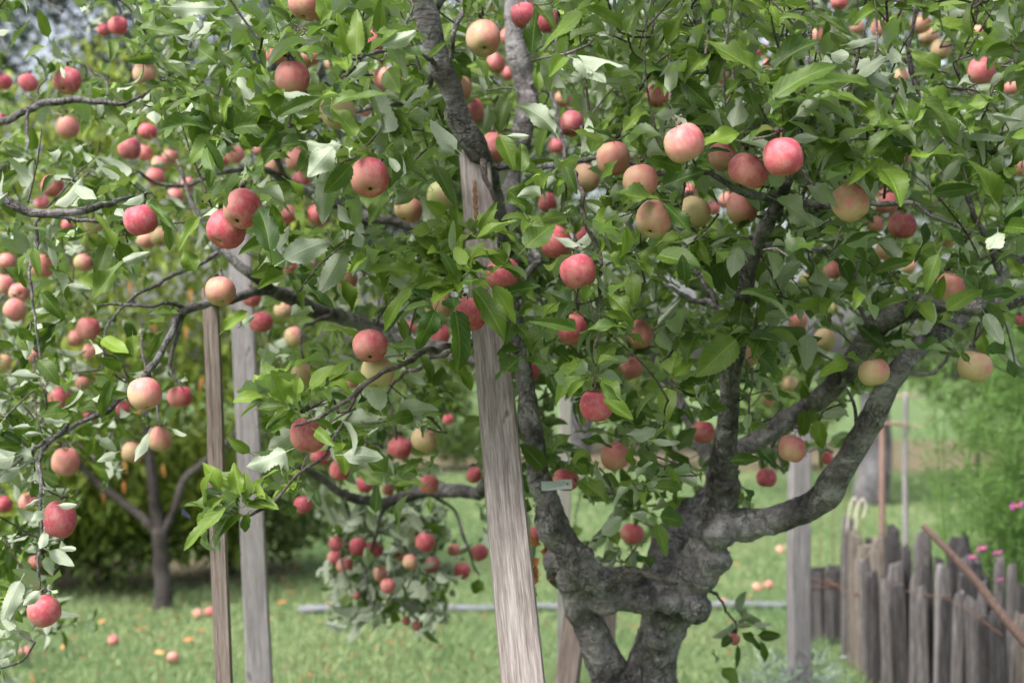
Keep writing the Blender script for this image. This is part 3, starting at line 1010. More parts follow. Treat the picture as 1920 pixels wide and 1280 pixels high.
a, b = P(1733, 986, 5.35), P(1925, 1207, 4.75)
foot = b + (b - a) * (b[2] / (a[2] - b[2]))
mid = (a + b) / 2 + np.array((0.006, 0, 0.01))
stick('leaning_pole', [a, mid, b, foot], [0.0125, 0.015, 0.0165, 0.019], 'wood_red', 'reddish brown pole leaning down to the right in front of the stake fence', 'pole')

# plant support frame behind the fence: two uprights, a crossbar, a hoop
fr = P(1655, 795, 7.9)
sup = tag(empty('plant_support', (fr[0], fr[1], 0)), 'plant support of two thin uprights with a pale hoop behind the fence', 'plant support')
for (x, yt, rad, mt) in ((1655, 792, 0.020, 'wood_red'), (1698, 735, 0.017, 'wood_grey')):
    t_ = P(x, yt, 7.9)
    stick('upright', [(t_[0] + 0.01, t_[1], -0.04), (t_[0] - 0.006, t_[1], t_[2] * 0.5), t_], [rad, rad * 0.95, rad * 0.85], mt, None, parent=sup)
stick('crossbar', [P(1652, 795, 7.88), P(1685, 793, 7.86), P(1708, 800, 7.84)], [0.008, 0.008, 0.007], 'wood_red', None, parent=sup)
th = np.linspace(-0.3, 5.6, 30)
stick('hoop', [P(1705 + 50 * math.cos(t_) , 770 + 30 * math.sin(t_), 7.95 + 0.12 * math.sin(t_)) for t_ in th[::3]], [0.006] * len(th[::3]), 'hoop', None, parent=sup)
# wire cage in front of the lawn (vertical wires and rings)
cg = G(1570, 1150)
cage = tag(empty('wire_cage', cg), 'thin wire plant cage standing on the lawn left of the fence', 'wire cage')
cd = float(proj(cg)[2])
for k, x in enumerate((1537, 1560, 1585, 1612)):
    t_ = P(x, 860 + 6 * k, cd + (0.1 if k % 2 else -0.1))
    stick('wire', [(t_[0], t_[1], -0.03), (t_[0] + .004, t_[1], t_[2] / 2), t_], [0.0028] * 3, 'wire', None, parent=cage, segs=5, rough=0)
# pale string loops on the stake tops
sp = P(1605, 978, 7.15)
stl = tag(empty('string_loops', sp), 'pale looped string sticking up from the stake tops', 'string')
for (x0, x1, yt) in ((1590, 1606, 932), (1605, 1622, 934)):
    stick('loop', [P(x0 - 2, 1002, 7.12), P(x0 + 2, 960, 7.12), P(x0 + 8, yt + 6, 7.12), P(x0 + 13, yt, 7.12), P(x1 + 2, yt + 14, 7.12), P(x1 - 1, 962, 7.12), P(x1 - 6, 972, 7.12)],
          [0.004] * 7, 'string', None, parent=stl, segs=6, rough=0)

# ---- silvery herb clump at the bottom right
hb = G(1440, 1400)
herb = tag(empty('herb_clump', hb), 'low silvery grey-green herb clump at the foot of the grey post', 'plant')
hc = []
for (x, y, d, r) in ((1340, 1300, 5.6, .13), (1400, 1280, 5.5, .14), (1450, 1250, 5.7, .15), (1510, 1245, 5.8, .15), (1560, 1260, 5.9, .12), (1480, 1310, 5.3, .16), (1300, 1330, 5.5, .12),
                     (1545, 1215, 6.2, .10), (1440, 1215, 6.2, .10)):
    c = P(x, y + 20, d)
    c[2] -= 0.04
    r *= 0.85
    hc.append((c[0], c[1], c[2], r, r, r))
    hc.append((c[0], c[1], c[2] - 0.16, r * 1.2, r * 1.2, r * 1.3))
crown('foliage', hc, 3600, 0.045, MAT['herb_leaf'], herb, aspect=0.22, droop=-0.6, hollow=0.2, tone=(0.1, 0.9))
m = MB()
for (x, y, z, r, _, _) in hc[::2]:
    q, rd = catmull([(x, y, -0.02), (x + .02, y, z * 0.5), (x, y, z)], [0.006, 0.005, 0.003], 0.05)
    m.tube(q, rd, 5)
tag(link('stems', m.mesh('stems'), MAT['green_stem'], herb), kind='stuff')

# ---- cosmos: feathery plants with magenta flowers behind the fence
for pi, (bx, dd, label, tips) in enumerate((
        (1800, 7.3, 'tall feathery green cosmos plant with bare arching stems behind the fence',
         [(1745, 640), (1762, 700), (1790, 600), (1818, 760), (1725, 800), (1850, 700), (1740, 900), (1800, 880)]),
        (1895, 6.7, 'bushy feathery cosmos plant at the right edge with small magenta flowers',
         [(1870, 640), (1905, 600), (1930, 680), (1860, 760), (1900, 840), (1845, 900), (1925, 800), (1890, 980), (1850, 1010), (1960, 720), (1980, 850), (1905, 950)]))):
    base = np.array((ground_x(bx, dd), dd, 0.0))
    pl = tag(empty('cosmos_plant', base), label, 'plant')
    fb, fa, fl = [], [], []
    for (x, y) in tips:
        tip = P(x, y, dd + R.uniform(-0.3, 0.3))
        mid = base * 0.45 + tip * 0.55 + np.array((R.uniform(-.1, .1), R.uniform(-.1, .1), 0.05))
        q, rd = catmull([base + np.array((R.uniform(-.06, .06), R.uniform(-.06, .06), -0.03)), mid, tip], [0.007, 0.005, 0.002], 0.03)
        m = MB()
        m.tube(q, rd, 5)
        link('stem', m.mesh('stem'), MAT['green_stem'], pl)
        for j in range(int(len(q) * 0.45), len(q)):
            for _ in range(1 if pi == 0 else 4):
                o_ = unit(np.array((R.gauss(0, 1), R.gauss(0, 1), R.uniform(-0.1, 0.9))))
                st = q[j] + 0
                ln = R.uniform(0.06, 0.16)
                for s in range(7):
                    pnt = st + o_ * ln * (s + 1) / 7
                    for _k in range(2):
                        fb.append(pnt)
                        fa.append(o_ * 0.8 + np.array((R.gauss(0, .6), R.gauss(0, .6), R.gauss(0.1, .5))))
                        fl.append(R.uniform(0.02, 0.055))
    fb, fa, fl = np.array(fb), np.array(fa), np.array(fl)
    p = leaf_params(fb, fa, rng.normal(size=fb.shape), fl, np.full(len(fl), 0.0042), (0.1, 0.9), (0, 0.6), (0, 0.1), 0)
    tag(leaf_object('feathery_foliage', p, MAT['cosmos_leaf'], pl, 3, 2), kind='stuff')
    if pi == 1:
        for (x, y, r) in ((1906, 948, 13), (1842, 1028, 10), (1871, 1036, 9), (1824, 1044, 8), (1876, 1086, 6)):
            c = P(x, y, dd - 0.45)
            rad = r / F * (dd - 0.45)
            fbv = np.repeat(c[None], 8, 0)
            an = np.linspace(0, 2 * math.pi, 8, endpoint=False)
            tl = R.uniform(0.2, 0.7)
            axv = np.stack([np.cos(an), np.sin(an) * tl * -1, np.sin(an) * (1 - tl * .4)], -1)
            pf = leaf_params(fbv, axv, np.repeat(np.array([[0, -1.0, 0.5]]), 8, 0), np.full(8, rad), np.full(8, rad * 0.75), (0.3, 0.6), (0.1, 0.4), (0, 0.2), 0)
            fo = leaf_object('flower', pf, MAT['petal'], pl, 5, 3)
            m = MB()
            m.ball(c + np.array((0, -0.004, 0.002)), rad * 0.28, 8, 5)
            link('flower_centre', m.mesh('flower_centre'), MAT['pollen'], fo).matrix_parent_inverse = Matrix.Identity(4)
            q, rd = catmull([c, c + np.array((0.03, 0.15, -0.12)), base * 0.4 + c * 0.6 + np.array((0, 0.2, -0.1))], [0.002, 0.0025, 0.003], 0.03)
            m = MB()
            m.tube(q, rd, 5)
            link('flower_stalk', m.mesh('flower_stalk'), MAT['green_stem'], pl)

# ------------------------------------------------------------------ apples: x, y, diameter (photo px), blush, purple, green, flags, label
# flags: h = mostly behind leaves, e = eye of the fruit turned to the viewer, s = stalk hollow turned to the viewer, dN.N = depth
AP = [
 # sharp foreground and centre
 (1084, 508, 70, .95, .3, 0, '', 'bright pink-red apple right of the central plank, highest on the hanging twig'),
 (1072, 614, 60, .75, .1, 0, 'h', 'red apple half covered by leaves, middle one on the hanging twig'),
 (1117, 760, 64, .95, .3, 0, '', 'red apple at the low end of the hanging twig, a leaf over its right side'),
 (943, 514, 66, 1., .3, 0, '', 'deep pink apple peeking out right of the leaf rosette on the plank'),
 (880, 588, 64, .8, .2, 0, '', 'pink apple below the leaf rosette, directly before the plank'),
 (822, 572, 52, .35, 0, .3, 'h', 'pale peach apple hidden behind the left of the leaf rosette'),
 (826, 628, 42, .9, .1, 0, 'h', 'red apple half hidden by hanging leaves left of the plank'),
 (769, 615, 30, .9, .1, 0, 'h', 'small red apple behind leaves between the plank and the round red apple'),
 (693, 647, 66, .78, .15, 0, 'e', 'round red-pink apple above the slanting front twig'),
 (708, 697, 64, .05, 0, .55, 'd2.95', 'pale green apple behind the slanting twig, under the round red one'),
 (661, 711, 28, .6, 0, .1, '', 'tiny pink apple left of the pale green one above the slanting twig'),
 (578, 814, 70, .85, .35, 0, '', 'large red apple at the low end of the slanting twig'),
 (602, 852, 40, .8, .2, 0, 'h', 'red apple squeezed behind the large one at the end of the slanting twig'),
 (987, 692, 50, .75, 0, .1, '', 'orange-red apple at the right edge of the plank, half behind a leaf'),
 # top middle
 (576, 4, 72, .5, .1, .1, '', 'peach-pink apple cut by the top edge, left of the limb'),
 (547, 146, 66, .6, .25, .1, '', 'round dusky pink apple high left of the top limb'),
 (517, 101, 44, .5, .2, .1, 'h', 'pink apple just above left of the round dusky one'),
 (582, 106, 36, .6, 0, 0, 'h', 'pale pink apple at the right shoulder of the round dusky one'),
 (597, 80, 22, .7, .1, 0, 'h', 'bit of pink apple above the yellowing leaves near the top'),
 (624, 116, 32, .4, .3, .2, 'h', 'brownish apple in shade behind the top rosette'),
 (698, 80, 50, .95, 0, 0, 'h', 'bright red apple behind the top rosette of leaves'),
 (725, 150, 58, .35, .1, .15, 'h', 'peach apple with a leaf across it, left of the top limb'),
 (634, 207, 66, .15, 0, .3, 'h', 'pale peach-green apple crossed by folded leaves below the dusky one'),
 (684, 207, 25, .7, .1, 0, '', 'small pink apple tucked right of the pale peach-green one'),
 (905, 71, 66, .25, .05, .2, 'e', 'large pale peach apple right of the top limb'),
 (956, 68, 40, .8, .1, 0, 'd4.1', 'pink-red apple touching the right side of the large pale one at the top'),
 (930, 118, 38, .8, .1, 0, '', 'pink-red apple below the large pale one at the top'),
 (953, 138, 26, .8, .2, 0, '', 'small pink apple behind, left of the second top limb'),
 (983, 28, 52, .95, .3, 0, 'h', 'dark red apple near the top edge right of the pale one'),
 (1028, 40, 46, .95, .2, 0, 'h', 'red apple broken up by a hanging leaf near the top edge'),
 (861, 165, 52, .2, 0, .15, 'd3.75', 'spotted peach apple half behind the right side of the top limb'),
 (885, 207, 46, .85, .3, 0, 'd3.9', 'pink apple just right of the top limb, below the spotted one'),
 (888, 252, 26, .1, 0, .6, '', 'small green apple behind the lower end of the top limb'),
 (925, 276, 54, .6, 0, .1, 'd3.7', 'orange-pink apple right of the plank head, partly behind a leaf'),
 (692, 332, 74, .82, .25, .05, 'e', 'large bright pink apple hanging left of the plank head'),
 (765, 391, 56, .3, .1, .25, 'h', 'peach-green apple left of the plank, below the large bright pink one'),
 (827, 367, 54, .02, 0, .8, '', 'green apple touching the left side of the plank head'),
 # upper left
 (222, 48, 36, .9, 0, 0, '', 'red apple alone against the dark tree at the upper left'),
 (193, 55, 22, .9, .3, 0, 'h', 'dark red apple behind the left side of the one against the dark tree'),
 (6, 153, 34, .9, .3, 0, '', 'red apple cut by the left edge, level with the dark tree'),
 (53, 155, 34, .85, .25, 0, '', 'small red apple second from the left edge under the dark tree'),
 (126, 151, 51, .8, .35, 0, 'e', 'large pink-red apple under the dark tree, a pale leaf on its crown'),
 (270, 138, 43, .35, .1, .1, '', 'peach apple resting above a pale curled leaf, upper left'),
 (126, 238, 45, .35, .1, .1, '', 'pale peach-pink apple below the lichened upper left branch'),
 (277, 246, 35, .75, .15, 0, '', 'pink apple above right of the purplish one, upper left'),
 (243, 277, 44, .8, .8, 0, '', 'purplish pink apple at the upper left'),
 (271, 286, 30, .6, .3, 0, 'h', 'pink apple half behind the purplish one'),
 (299, 308, 31, .5, 0, 0, '', 'pale pink apple crossed by a white leaf edge, in the upper left group'),
 (319, 293, 31, .5, 0, 0, '', 'pale pink apple topmost right in the upper left group'),
 (292, 332, 35, .7, .1, 0, '', 'rose apple at the bottom of the upper left group'),
 (351, 346, 27, .4, 0, 0, '', 'small peach apple right of the upper left group'),
 (328, 368, 32, .5, .1, .1, 'h', 'faint pink apple under the upper left group'),
 (98, 348, 42, .92, .2, 0, '', 'red apple above the thick branch at the left edge'),
 (78, 380, 28, .8, .3, 0, '', 'small dark pink apple touching the thick branch at the left edge'),
 (6, 223, 24, .9, .2, 0, 'h', 'scrap of red apple at the left edge above the pale leaves'),
 (442, 290, 34, .5, 0, 0, '', 'pale pink apple right of the pair, above the twin red apples'),
 (420, 298, 25, .75, .2, 0, 'h', 'rose apple left of the pale pink one above the twin red apples'),
 (485, 281, 22, .6, 0, .1, '', 'small orange apple left of the pale round one above the back branch'),
 (515, 310, 36, .5, 0, .05, '', 'pale pink round apple on the back branch'),
 (558, 298, 44, .55, .1, .1, 'h', 'orange-pink apple half behind a leaf right of the pale round one'),
 (565, 338, 35, .85, .4, 0, '', 'dark rose apple below the orange-pink one on the back branch'),
 (540, 402, 33, .75, .1, 0, 'e', 'pink apple showing its pale eye below the back branch'),
 (519, 411, 22, .5, 0, 0, 'h', 'faint pink apple left of the one showing its pale eye'),
 (597, 403, 43, .7, .05, .05, '', 'pink apple hanging below the back branch, right of the others'),
 (631, 396, 18, .7, .1, 0, 'h', 'tiny pink apple beside the pale bare stretch of the back branch'),
 (262, 412, 64, 1., .35, 0, '', 'large deep red apple at the left with a pale leaf on top'),
 (456, 391, 74, .75, .1, .1, 'e', 'large coral apple, front one of the twin apples above the grey plank'),
 (425, 428, 72, .95, .2, 0, 'ed2.72', 'large red apple, lower one of the twin apples above the grey plank'),
 (126, 421, 22, .8, .2, 0, 'h', 'small rose apple under the thick branch at the left edge'),
 (176, 421, 38, .05, 0, .7, 'h', 'dull green apple under the thick branch at the left'),
 (274, 450, 35, .25, 0, .1, '', 'peach apple, left of the pair under the large deep red one'),
 (299, 444, 37, .3, 0, .3, 'e', 'peach-green apple showing its eye, right of the pair under the deep red one'),
 # left middle
 (13, 491, 34, .6, .3, .1, '', 'pink apple at the left edge, top of the dark cluster'),
 (8, 534, 40, .5, .5, .1, '', 'dusky apple at the left edge in the middle of the dark cluster'),
 (35, 549, 37, .6, .3, .15, 'E', 'small apple with its dark eye facing out, left edge cluster'),
 (29, 581, 44, .4, .1, .15, '', 'peach apple at the bottom of the left edge cluster'),
 (79, 497, 44, .5, .2, .1, 'h', 'peach-pink apple behind pale leaves right of the left edge cluster'),
 (158, 491, 38, .25, .1, .5, '', 'greenish apple with a pink cheek, alone right of the left edge cluster'),
 (165, 615, 44, .65, .1, .1, '', 'pink apple in front of two others at the left'),
 (141, 634, 33, .5, .2, 0, '', 'peach apple behind the left side of the pink one'),
 (170, 660, 32, .5, .1, .05, '', 'orange-peach apple below the pink one'),
 (4, 680, 36, .15, .1, .4, '', 'yellowish brown apple cut by the left edge'),
 (60, 666, 26, .5, .2, .1, 'h', 'scrap of pink apple among pale leaves near the left edge'),
 (270, 737, 64, .4, .05, .1, '', 'large pale peach apple hanging from the curved left branch'),
 (338, 743, 48, .9, .1, 0, '', 'red apple hanging right of the large pale peach one'),
 (300, 823, 46, .25, .1, .2, '', 'tan apple lowest on the twig left of the brown stake'),
 (249, 847, 43, .3, .2, .15, 'h', 'tan-pink apple half behind a pale leaf, left of the lowest tan one'),
 (111, 746, 40, .9, .05, 0, 'h', 'red apple among pale upturned leaves at the left'),
 (153, 718, 26, .35, 0, .1, 'h', 'peach apple behind leaves above the red one at the left'),
 (165, 786, 28, .8, .3, 0, 'h', 'rose apple behind the pale upturned leaves at the left'),
 (232, 766, 33, .9, .2, 0, 'h', 'red apple behind the left side of the large pale peach one'),
 (414, 545, 58, .4, .1, .2, '', 'peach apple with a pink side on the branch above the brown stake'),
 (472, 557, 36, .85, .1, 0, '', 'red apple behind the branch right of the grey plank top'),
 (490, 603, 46, .82, .25, 0, '', 'pink-red apple right of the grey plank'),
 (650, 521, 44, .4, .1, .15, 'h', 'peach apple with a leaf below it, behind the front twig'),
 (530, 581, 34, .1, .05, .3, '', 'pale tan apple right above the grey branch'),
 (551, 631, 37, .15, .1, .35, '', 'tan apple below the grey branch'),
 (566, 699, 42, .15, .15, .3, '', 'tan apple lowest of three hanging right of the grey plank'),
 (544, 501, 28, .7, .1, 0, 'h', 'faint pink apple behind leaves above the grey branch'),
 (582, 493, 20, .5, .1, .1, 'h', 'tiny peach apple behind leaves above the grey branch'),
 (124, 865, 54, .45, .2, .1, '', 'peach-pink apple on the lower left hanging twig'),
 (53, 942, 38, .4, .2, .1, 'h', 'peach apple behind pale leaves beside the lower left red one'),
 (6, 945, 36, .9, .2, 0, '', 'red apple cut by the left edge near the hanging twig'),
 (112, 973, 64, .85, .25, 0, '', 'large pink-red apple under pale leaves at the lower left'),
 (67, 1051, 26, .4, .2, .2, 'h', 'brownish apple hidden in the lower left twig'),
 (82, 1144, 64, .65, .05, .1, 's', 'red-striped peach apple lowest of all at the lower left'),
 # low middle
 (750, 838, 46, 1., .25, 0, 's', 'deep red apple with a sunken top hanging left of the plank'),
 (795, 824, 50, .2, .15, .25, 'h', 'blurred tan apple behind the deep red one left of the plank'),
 (841, 786, 20, 1., 0, 0, 'd6', 'small distant orange-red apple left of the plank'),
 (637, 881, 39, .95, .2, 0, '', 'red apple above the left end of the low branch'),
 (684, 907, 32, .95, .3, 0, 'h', 'dark red apple above the middle of the low branch'),
 (728, 918, 24, .7, .1, 0, 'h', 'pink apple half hidden by the low branch'),
 (804, 907, 38, .9, .2, 0, '', 'red apple sitting on the low branch near the plank'),
 (888, 890, 29, .9, .1, 0, '', 'small red apple touching the left edge of the plank'),
 (568, 945, 36, 1., .4, 0, '', 'dark red apple alone below the large one at the slanting twig'),
 (797, 1015, 38, .92, .2, 0, '', 'red apple, largest and highest in the low hanging cluster'),
 (703, 1028, 33, .95, .35, 0, '', 'dark red apple in the middle of the low hanging cluster'),
 (672, 1024, 33, .95, .3, 0, 'h', 'red apple behind leaves left of the middle of the low cluster'),
 (630, 1019, 28, .85, .2, 0, '', 'red apple at the top left of the low cluster'),
 (627, 1045, 27, .8, .2, 0, '', 'red apple at the left edge of the low cluster'),
 (647, 1060, 33, .65, .2, .1, '', 'reddish tan apple under the two at the left of the low cluster'),
 (769, 1053, 29, .35, .15, .1, '', 'peach apple left of a red one in the low cluster'),
 (809, 1058, 31, .65, .15, .1, '', 'orange-red apple below the largest of the low cluster'),
 (866, 1069, 32, .85, .1, 0, '', 'red apple at the lower right of the low cluster near the plank'),
 (898, 1035, 33, .8, .1, 0, '', 'red apple at the right of the low cluster with a pale leaf across'),
 (850, 1030, 24, .5, .1, 0, 'h', 'peach apple behind pale leaves at the right of the low cluster'),
 (750, 1041, 22, .8, .1, 0, 'h', 'scrap of pink apple among white leaves of the low cluster'),
 (715, 1076, 31, .4, .2, .2, 'h', 'peach apple below the middle of the low cluster'),
 (727, 1098, 29, .6, .2, .1, 'h', 'pink-tan apple lower down in the low cluster'),
 (668, 1115, 18, .6, .2, 0, 'h', 'tiny pink apple in the lower left leaves of the low cluster'),
 (762, 1163, 18, .6, .1, 0, 'h', 'tiny pink apple at the bottom of the low cluster'),
 (780, 1172, 18, .7, .1, 0, 'h', 'tiny red apple lowest in the low cluster'),
 # right of the plank, around the trunk
 (1152, 854, 54, .5, 0, .15, '', 'peach-red apple above the fork of the trunk'),
 (1060, 898, 50, .75, .1, .1, 'd3.62', 'red apple behind the metal tag on the left limb'),
 (1185, 999, 44, .85, 0, .1, '', 'coral-red apple hanging in the fork of the trunk'),
 (1228, 1012, 18, .7, 0, 0, 'h', 'scrap of pink apple beside a leaf in the fork'),
 (1001, 1001, 28, .95, .2, 0, 'd4.6', 'red apple peeking from behind the plank beside the left limb'),
 (1437, 895, 38, .9, .4, 0, '', 'dark pink apple right of the upright limb above the big bent limb'),
 (1318, 809, 46, .75, .2, .05, '', 'pink apple left of the upright limb'),
 (1198, 626, 54, .4, .1, .15, 'h', 'peach-pink apple partly under a leaf, right of the hanging twig'),
 (1182, 691, 45, .55, .05, .15, 'h', 'red-peach apple below the leaf-covered one right of the hanging twig'),
 (1260, 717, 23, .7, .1, 0, 'h', 'faint pink apple deep in the crown above the fork'),
 (1400, 662, 52, .12, 0, .45, 'h', 'yellow-green peach apple on the upright limb under dark leaves'),
 (1485, 840, 54, .6, .1, .1, '', 'red-peach apple hanging above the big bent limb'),
 (1376, 1197, 24, .7, 0, .1, 'hd4.0', 'small red apple in the low sprig over the lawn right of the trunk'),
 (1551, 858, 22, .95, 0, 0, 'd4.4', 'scrap of bright red apple left of the big bent limb'),
 # upper right
 (1467, 293, 76, .95, .1, 0, '', 'bright red apple, right one of the prominent pair at the right'),
 (1404, 319, 76, .85, .55, 0, 'd2.62', 'dusky purple-pink apple, left one of the prominent pair at the right'),
 (1354, 293, 52, .35, .1, .1, 'd2.95', 'peach apple behind the left shoulder of the dusky purple-pink one'),
 (1281, 268, 76, .5, .25, .1, 'h', 'dusky peach apple with leaves across its middle, left of the pair'),
 (1149, 297, 64, .45, .05, .1, '', 'peach apple with a pink cheek in the row right of the plank'),
 (1200, 338, 68, .4, .05, .1, '', 'peach-pink apple, its lower half behind a bright leaf'),
 (1098, 333, 54, .3, 0, .1, '', 'plain peach apple, leftmost of the peach row right of the plank'),
 (1227, 410, 70, .22, .05, .2, 'e', 'large pale peach-yellow apple hanging below the bright leaf'),
 (1303, 397, 60, .15, .05, .4, 'h', 'yellow-green peach apple right of the large pale one'),
 (1337, 390, 28, .7, .1, 0, '', 'small pink apple right behind the yellow-green one'),
 (1291, 358, 30, .7, .2, 0, 'h', 'rose apple above the yellow-green one'),
 (1391, 390, 58, .45, .05, .1, 'h', 'pinkish peach apple under the prominent pair'),
 (1364, 375, 34, .4, .1, .1, 'h', 'peach apple behind the left of the one under the pair'),
 (1071, 231, 46, .85, .6, 0, '', 'purple-pink apple high right of the plank'),
 (1043, 274, 31, .9, .3, 0, '', 'small red apple below left of the purple-pink one'),
 (1055, 186, 34, .5, 0, .1, 'h', 'orange-peach apple above the purple-pink one'),
 (1028, 380, 38, .85, .2, 0, 'h', 'rose-red apple behind leaves right of the plank head'),
 (1042, 452, 62, .75, 0, .1, 'h', 'orange-red apple behind leaves above left of the bright pink-red one'),
 (1091, 443, 36, .9, .2, 0, 'h', 'red apple behind a twig above the bright pink-red one'),
 (1234, 180, 48, .65, .1, 0, 'h', 'pink apple mostly behind leaves high in the centre right'),
 (1346, 141, 36, .6, 0, 0, 'h', 'pale pink apple between leaves near the top right'),
 (1427, 92, 24, .9, .2, 0, 'h', 'small red apple between long shoots near the top right'),
 (1440, 120, 20, .5, 0, .1, 'h', 'tiny peach apple below the small red one between long shoots'),
 (1726, 45, 38, .25, .1, .15, '', 'tan apple topmost of three in a row at the top right'),
 (1742, 68, 37, .35, .2, .1, '', 'tan-pink apple middle of three in a row at the top right'),
 (1764, 93, 38, .2, .15, .25, '', 'tan apple lowest of three in a row at the top right'),
 (1603, 50, 30, .5, 0, 0, 'h', 'pink-peach apple left of the dark leaves at the top right'),
 (1650, 52, 35, .3, .2, .1, 'h', 'brownish peach apple in the shade of dark leaves at the top right'),
 (1574, 3, 34, .7, .1, 0, '', 'pink apple cut by the top edge at the right'),
 (1533, 67, 32, .5, 0, 0, 'h', 'pale pink apple among white leaf undersides at the top right'),
 (1839, 133, 50, .75, .2, 0, 's', 'pink-red apple near the right edge, its hollow turned aside'),
 (1896, 162, 32, .65, .1, 0, 'h', 'pink apple beside a leaf at the right edge'),
 (1690, 142, 28, .2, .2, .2, 'h', 'tan apple on the bare twig under the three in a row'),
 (1835, 57, 22, .3, .1, .2, 'h', 'small peach apple above the pink-red one near the right edge'),
 (1594, 378, 70, .38, .1, .1, '', 'large round peach-pink apple at the right, alone below the leaves'),
 (1660, 376, 50, .75, .1, .1, 'h', 'red apple behind the forked twig right of the large round peach one'),
 (1692, 422, 54, .95, .5, 0, '', 'dark red apple below the forked twig at the right'),
 (1641, 420, 36, .4, .05, .15, 'h', 'peach apple between the large round one and the dark red one'),
 (1650, 278, 36, .6, .1, .1, 'h', 'blurred pink apple deep in the right crown'),
 (1696, 299, 24, .9, .2, 0, 'h', 'scrap of red apple right of the blurred pink one'),
 (1914, 311, 42, .3, .1, .2, 'h', 'orange-tan apple cut by the right edge'),
 (1565, 503, 41, .7, .2, .05, 'h', 'red-brown apple in the shade of the right crown'),
 (1660, 470, 39, .35, .25, .2, 'h', 'brownish peach apple below the dark red one'),
 (1703, 498, 32, .2, .2, .3, 'h', 'tan apple in shade above the bent limb'),
 (1783, 538, 54, .45, .15, .1, 'd3.12', 'dusky peach apple resting on the thick upper limb at the right'),
 (1776, 450, 28, .4, 0, .1, 'h', 'orange-peach apple behind hanging leaves at the right'),
 (1496, 601, 36, .45, .05, .1, '', 'peach-pink apple alone between the limbs at the right'),
 (1546, 637, 43, .1, .05, .3, '', 'cream apple between the limbs at the right'),
 (1558, 578, 28, .0, 0, .9, 'h', 'small green apple above the cream one'),
 (1511, 524, 28, .0, 0, .9, 'h', 'small green apple deep in the right crown'),
 (1638, 697, 60, .25, 0, .3, 'd3.0', 'orange-tan apple in front of the thick upper limb'),
 (1828, 686, 64, .18, .05, .3, '', 'yellowish peach apple with a leaf on its shoulder at the right'),
 (1480, 719, 32, .1, 0, .2, 'h', 'cream apple beside white leaves left of the thick limb'),
 (1442, 750, 27, .15, 0, .45, 'h', 'small yellow apple left of the cream one by the white leaves'),
 (1913, 600, 22, 1., .5, 0, 'd4', 'magenta-red apple at the right edge below the limb'),
]


def apple_mesh(seed):
    """apple profile: shoulders wider than the base, stalk hollow and ribbed eye; unit radius"""
    q = random.Random(seed)
    prof = [(0.0, 0.60), (0.05, 0.58), (0.11, 0.62), (0.20, 0.73), (0.33, 0.80), (0.50, 0.80), (0.69, 0.70), (0.85, 0.52), (0.955, 0.28), (1.0, 0.02),
            (0.975, -0.25), (0.89, -0.50), (0.75, -0.69), (0.59, -0.82), (0.44, -0.87), (0.31, -0.885), (0.20, -0.86), (0.12, -0.80), (0.05, -0.765), (0.0, -0.76)]
    S = 26
    V, fs = [(0, 0, prof[0][1])], []
    a1, a2 = q.uniform(0, 6), q.uniform(0, 6)
    lob, lean = q.uniform(0.015, 0.045), q.uniform(-0.13, 0.13)
    tall = q.uniform(0.98, 1.13)
    for (r, z) in prof[1:-1]:
        for k in range(S):
            th = 2 * math.pi * k / S
            g = 1 + 0.03 * math.sin(th + a1) + lob * math.cos(5 * th + a2) * (0.35 + 0.65 * (z < -0.3)) + 0.015 * math.sin(2 * th + a2)
            zz = z * tall + lean * r * math.cos(th + a1) * (1 if z > 0 else 0.4)
            V.append((r * g * math.cos(th), r * g * math.sin(th), zz))
    V.append((0, 0, prof[-1][1] * tall))
    m = len(prof) - 2
    for k in range(S):
        fs.append((0, 1 + k, 1 + (k + 1) % S))
        fs.append((len(V) - 1, 1 + (m - 1) * S + (k + 1) % S, 1 + (m - 1) * S + k))
    for i in range(m - 1):
        for k in range(S):
            fs.append((1 + i * S + k, 1 + (i + 1) * S + k, 1 + (i + 1) * S + (k + 1) % S, 1 + i * S + (k + 1) % S))
    mb = MB()
    mb.add(V, fs)
    me = mb.mesh('apple')
    me.materials.append(MAT['apple'])
    return me


APPLE = [apple_mesh(s) for s in range(9)]
mb = MB()
q, r = catmull([(0, 0, 0.52), (0.01, 0, 0.72), (0.05, 0.01, 0.95), (0.12, 0.02, 1.18)], [0.035, 0.028, 0.028, 0.045], 0.08)
mb.tube(q, r, 6)
STEM = mb.mesh('stem')
STEM.materials.append(MAT['stem'])
mb = MB()
for k in range(5):
    th = 2 * math.pi * k / 5
    c, s = math.cos(th), math.sin(th)
    mb.add([(0.10 * c - 0.035 * s, 0.10 * s + 0.035 * c, -0.80), (0.10 * c + 0.035 * s, 0.10 * s - 0.035 * c, -0.80), (0.05 * c, 0.05 * s, -0.90), (0.02 * c, 0.02 * s, -0.76)],
           [(0, 1, 2), (1, 3, 2), (3, 0, 2)])
mb.ball((0, 0, -0.79), 0.075, 8, 5)
CALYX = mb.mesh('calyx', False)
CALYX.materials.append(MAT['calyx'])


def make_apple(c, rad, tilt, col, label, group, seed, twist=0.0):
    o = bpy.data.objects.new('apple', APPLE[(seed * 5) % 9])
    COL.objects.link(o)
    o.location = Vector(c)
    o.scale = (rad, rad * (0.95 + 0.09 * ((seed * 7) % 5) / 4), rad * (0.93 + 0.13 * ((seed * 11) % 7) / 6))
    o.rotation_mode = 'XYZ'
    o.rotation_euler = (tilt[0], tilt[1], twist)
    o.color = (*col, 1)
    tag(o, label, 'apple', group)
    for nm, me in (('stem', STEM), ('calyx', CALYX)):
        k = bpy.data.objects.new(nm, me)
        COL.objects.link(k)
        k.parent = o
    return o


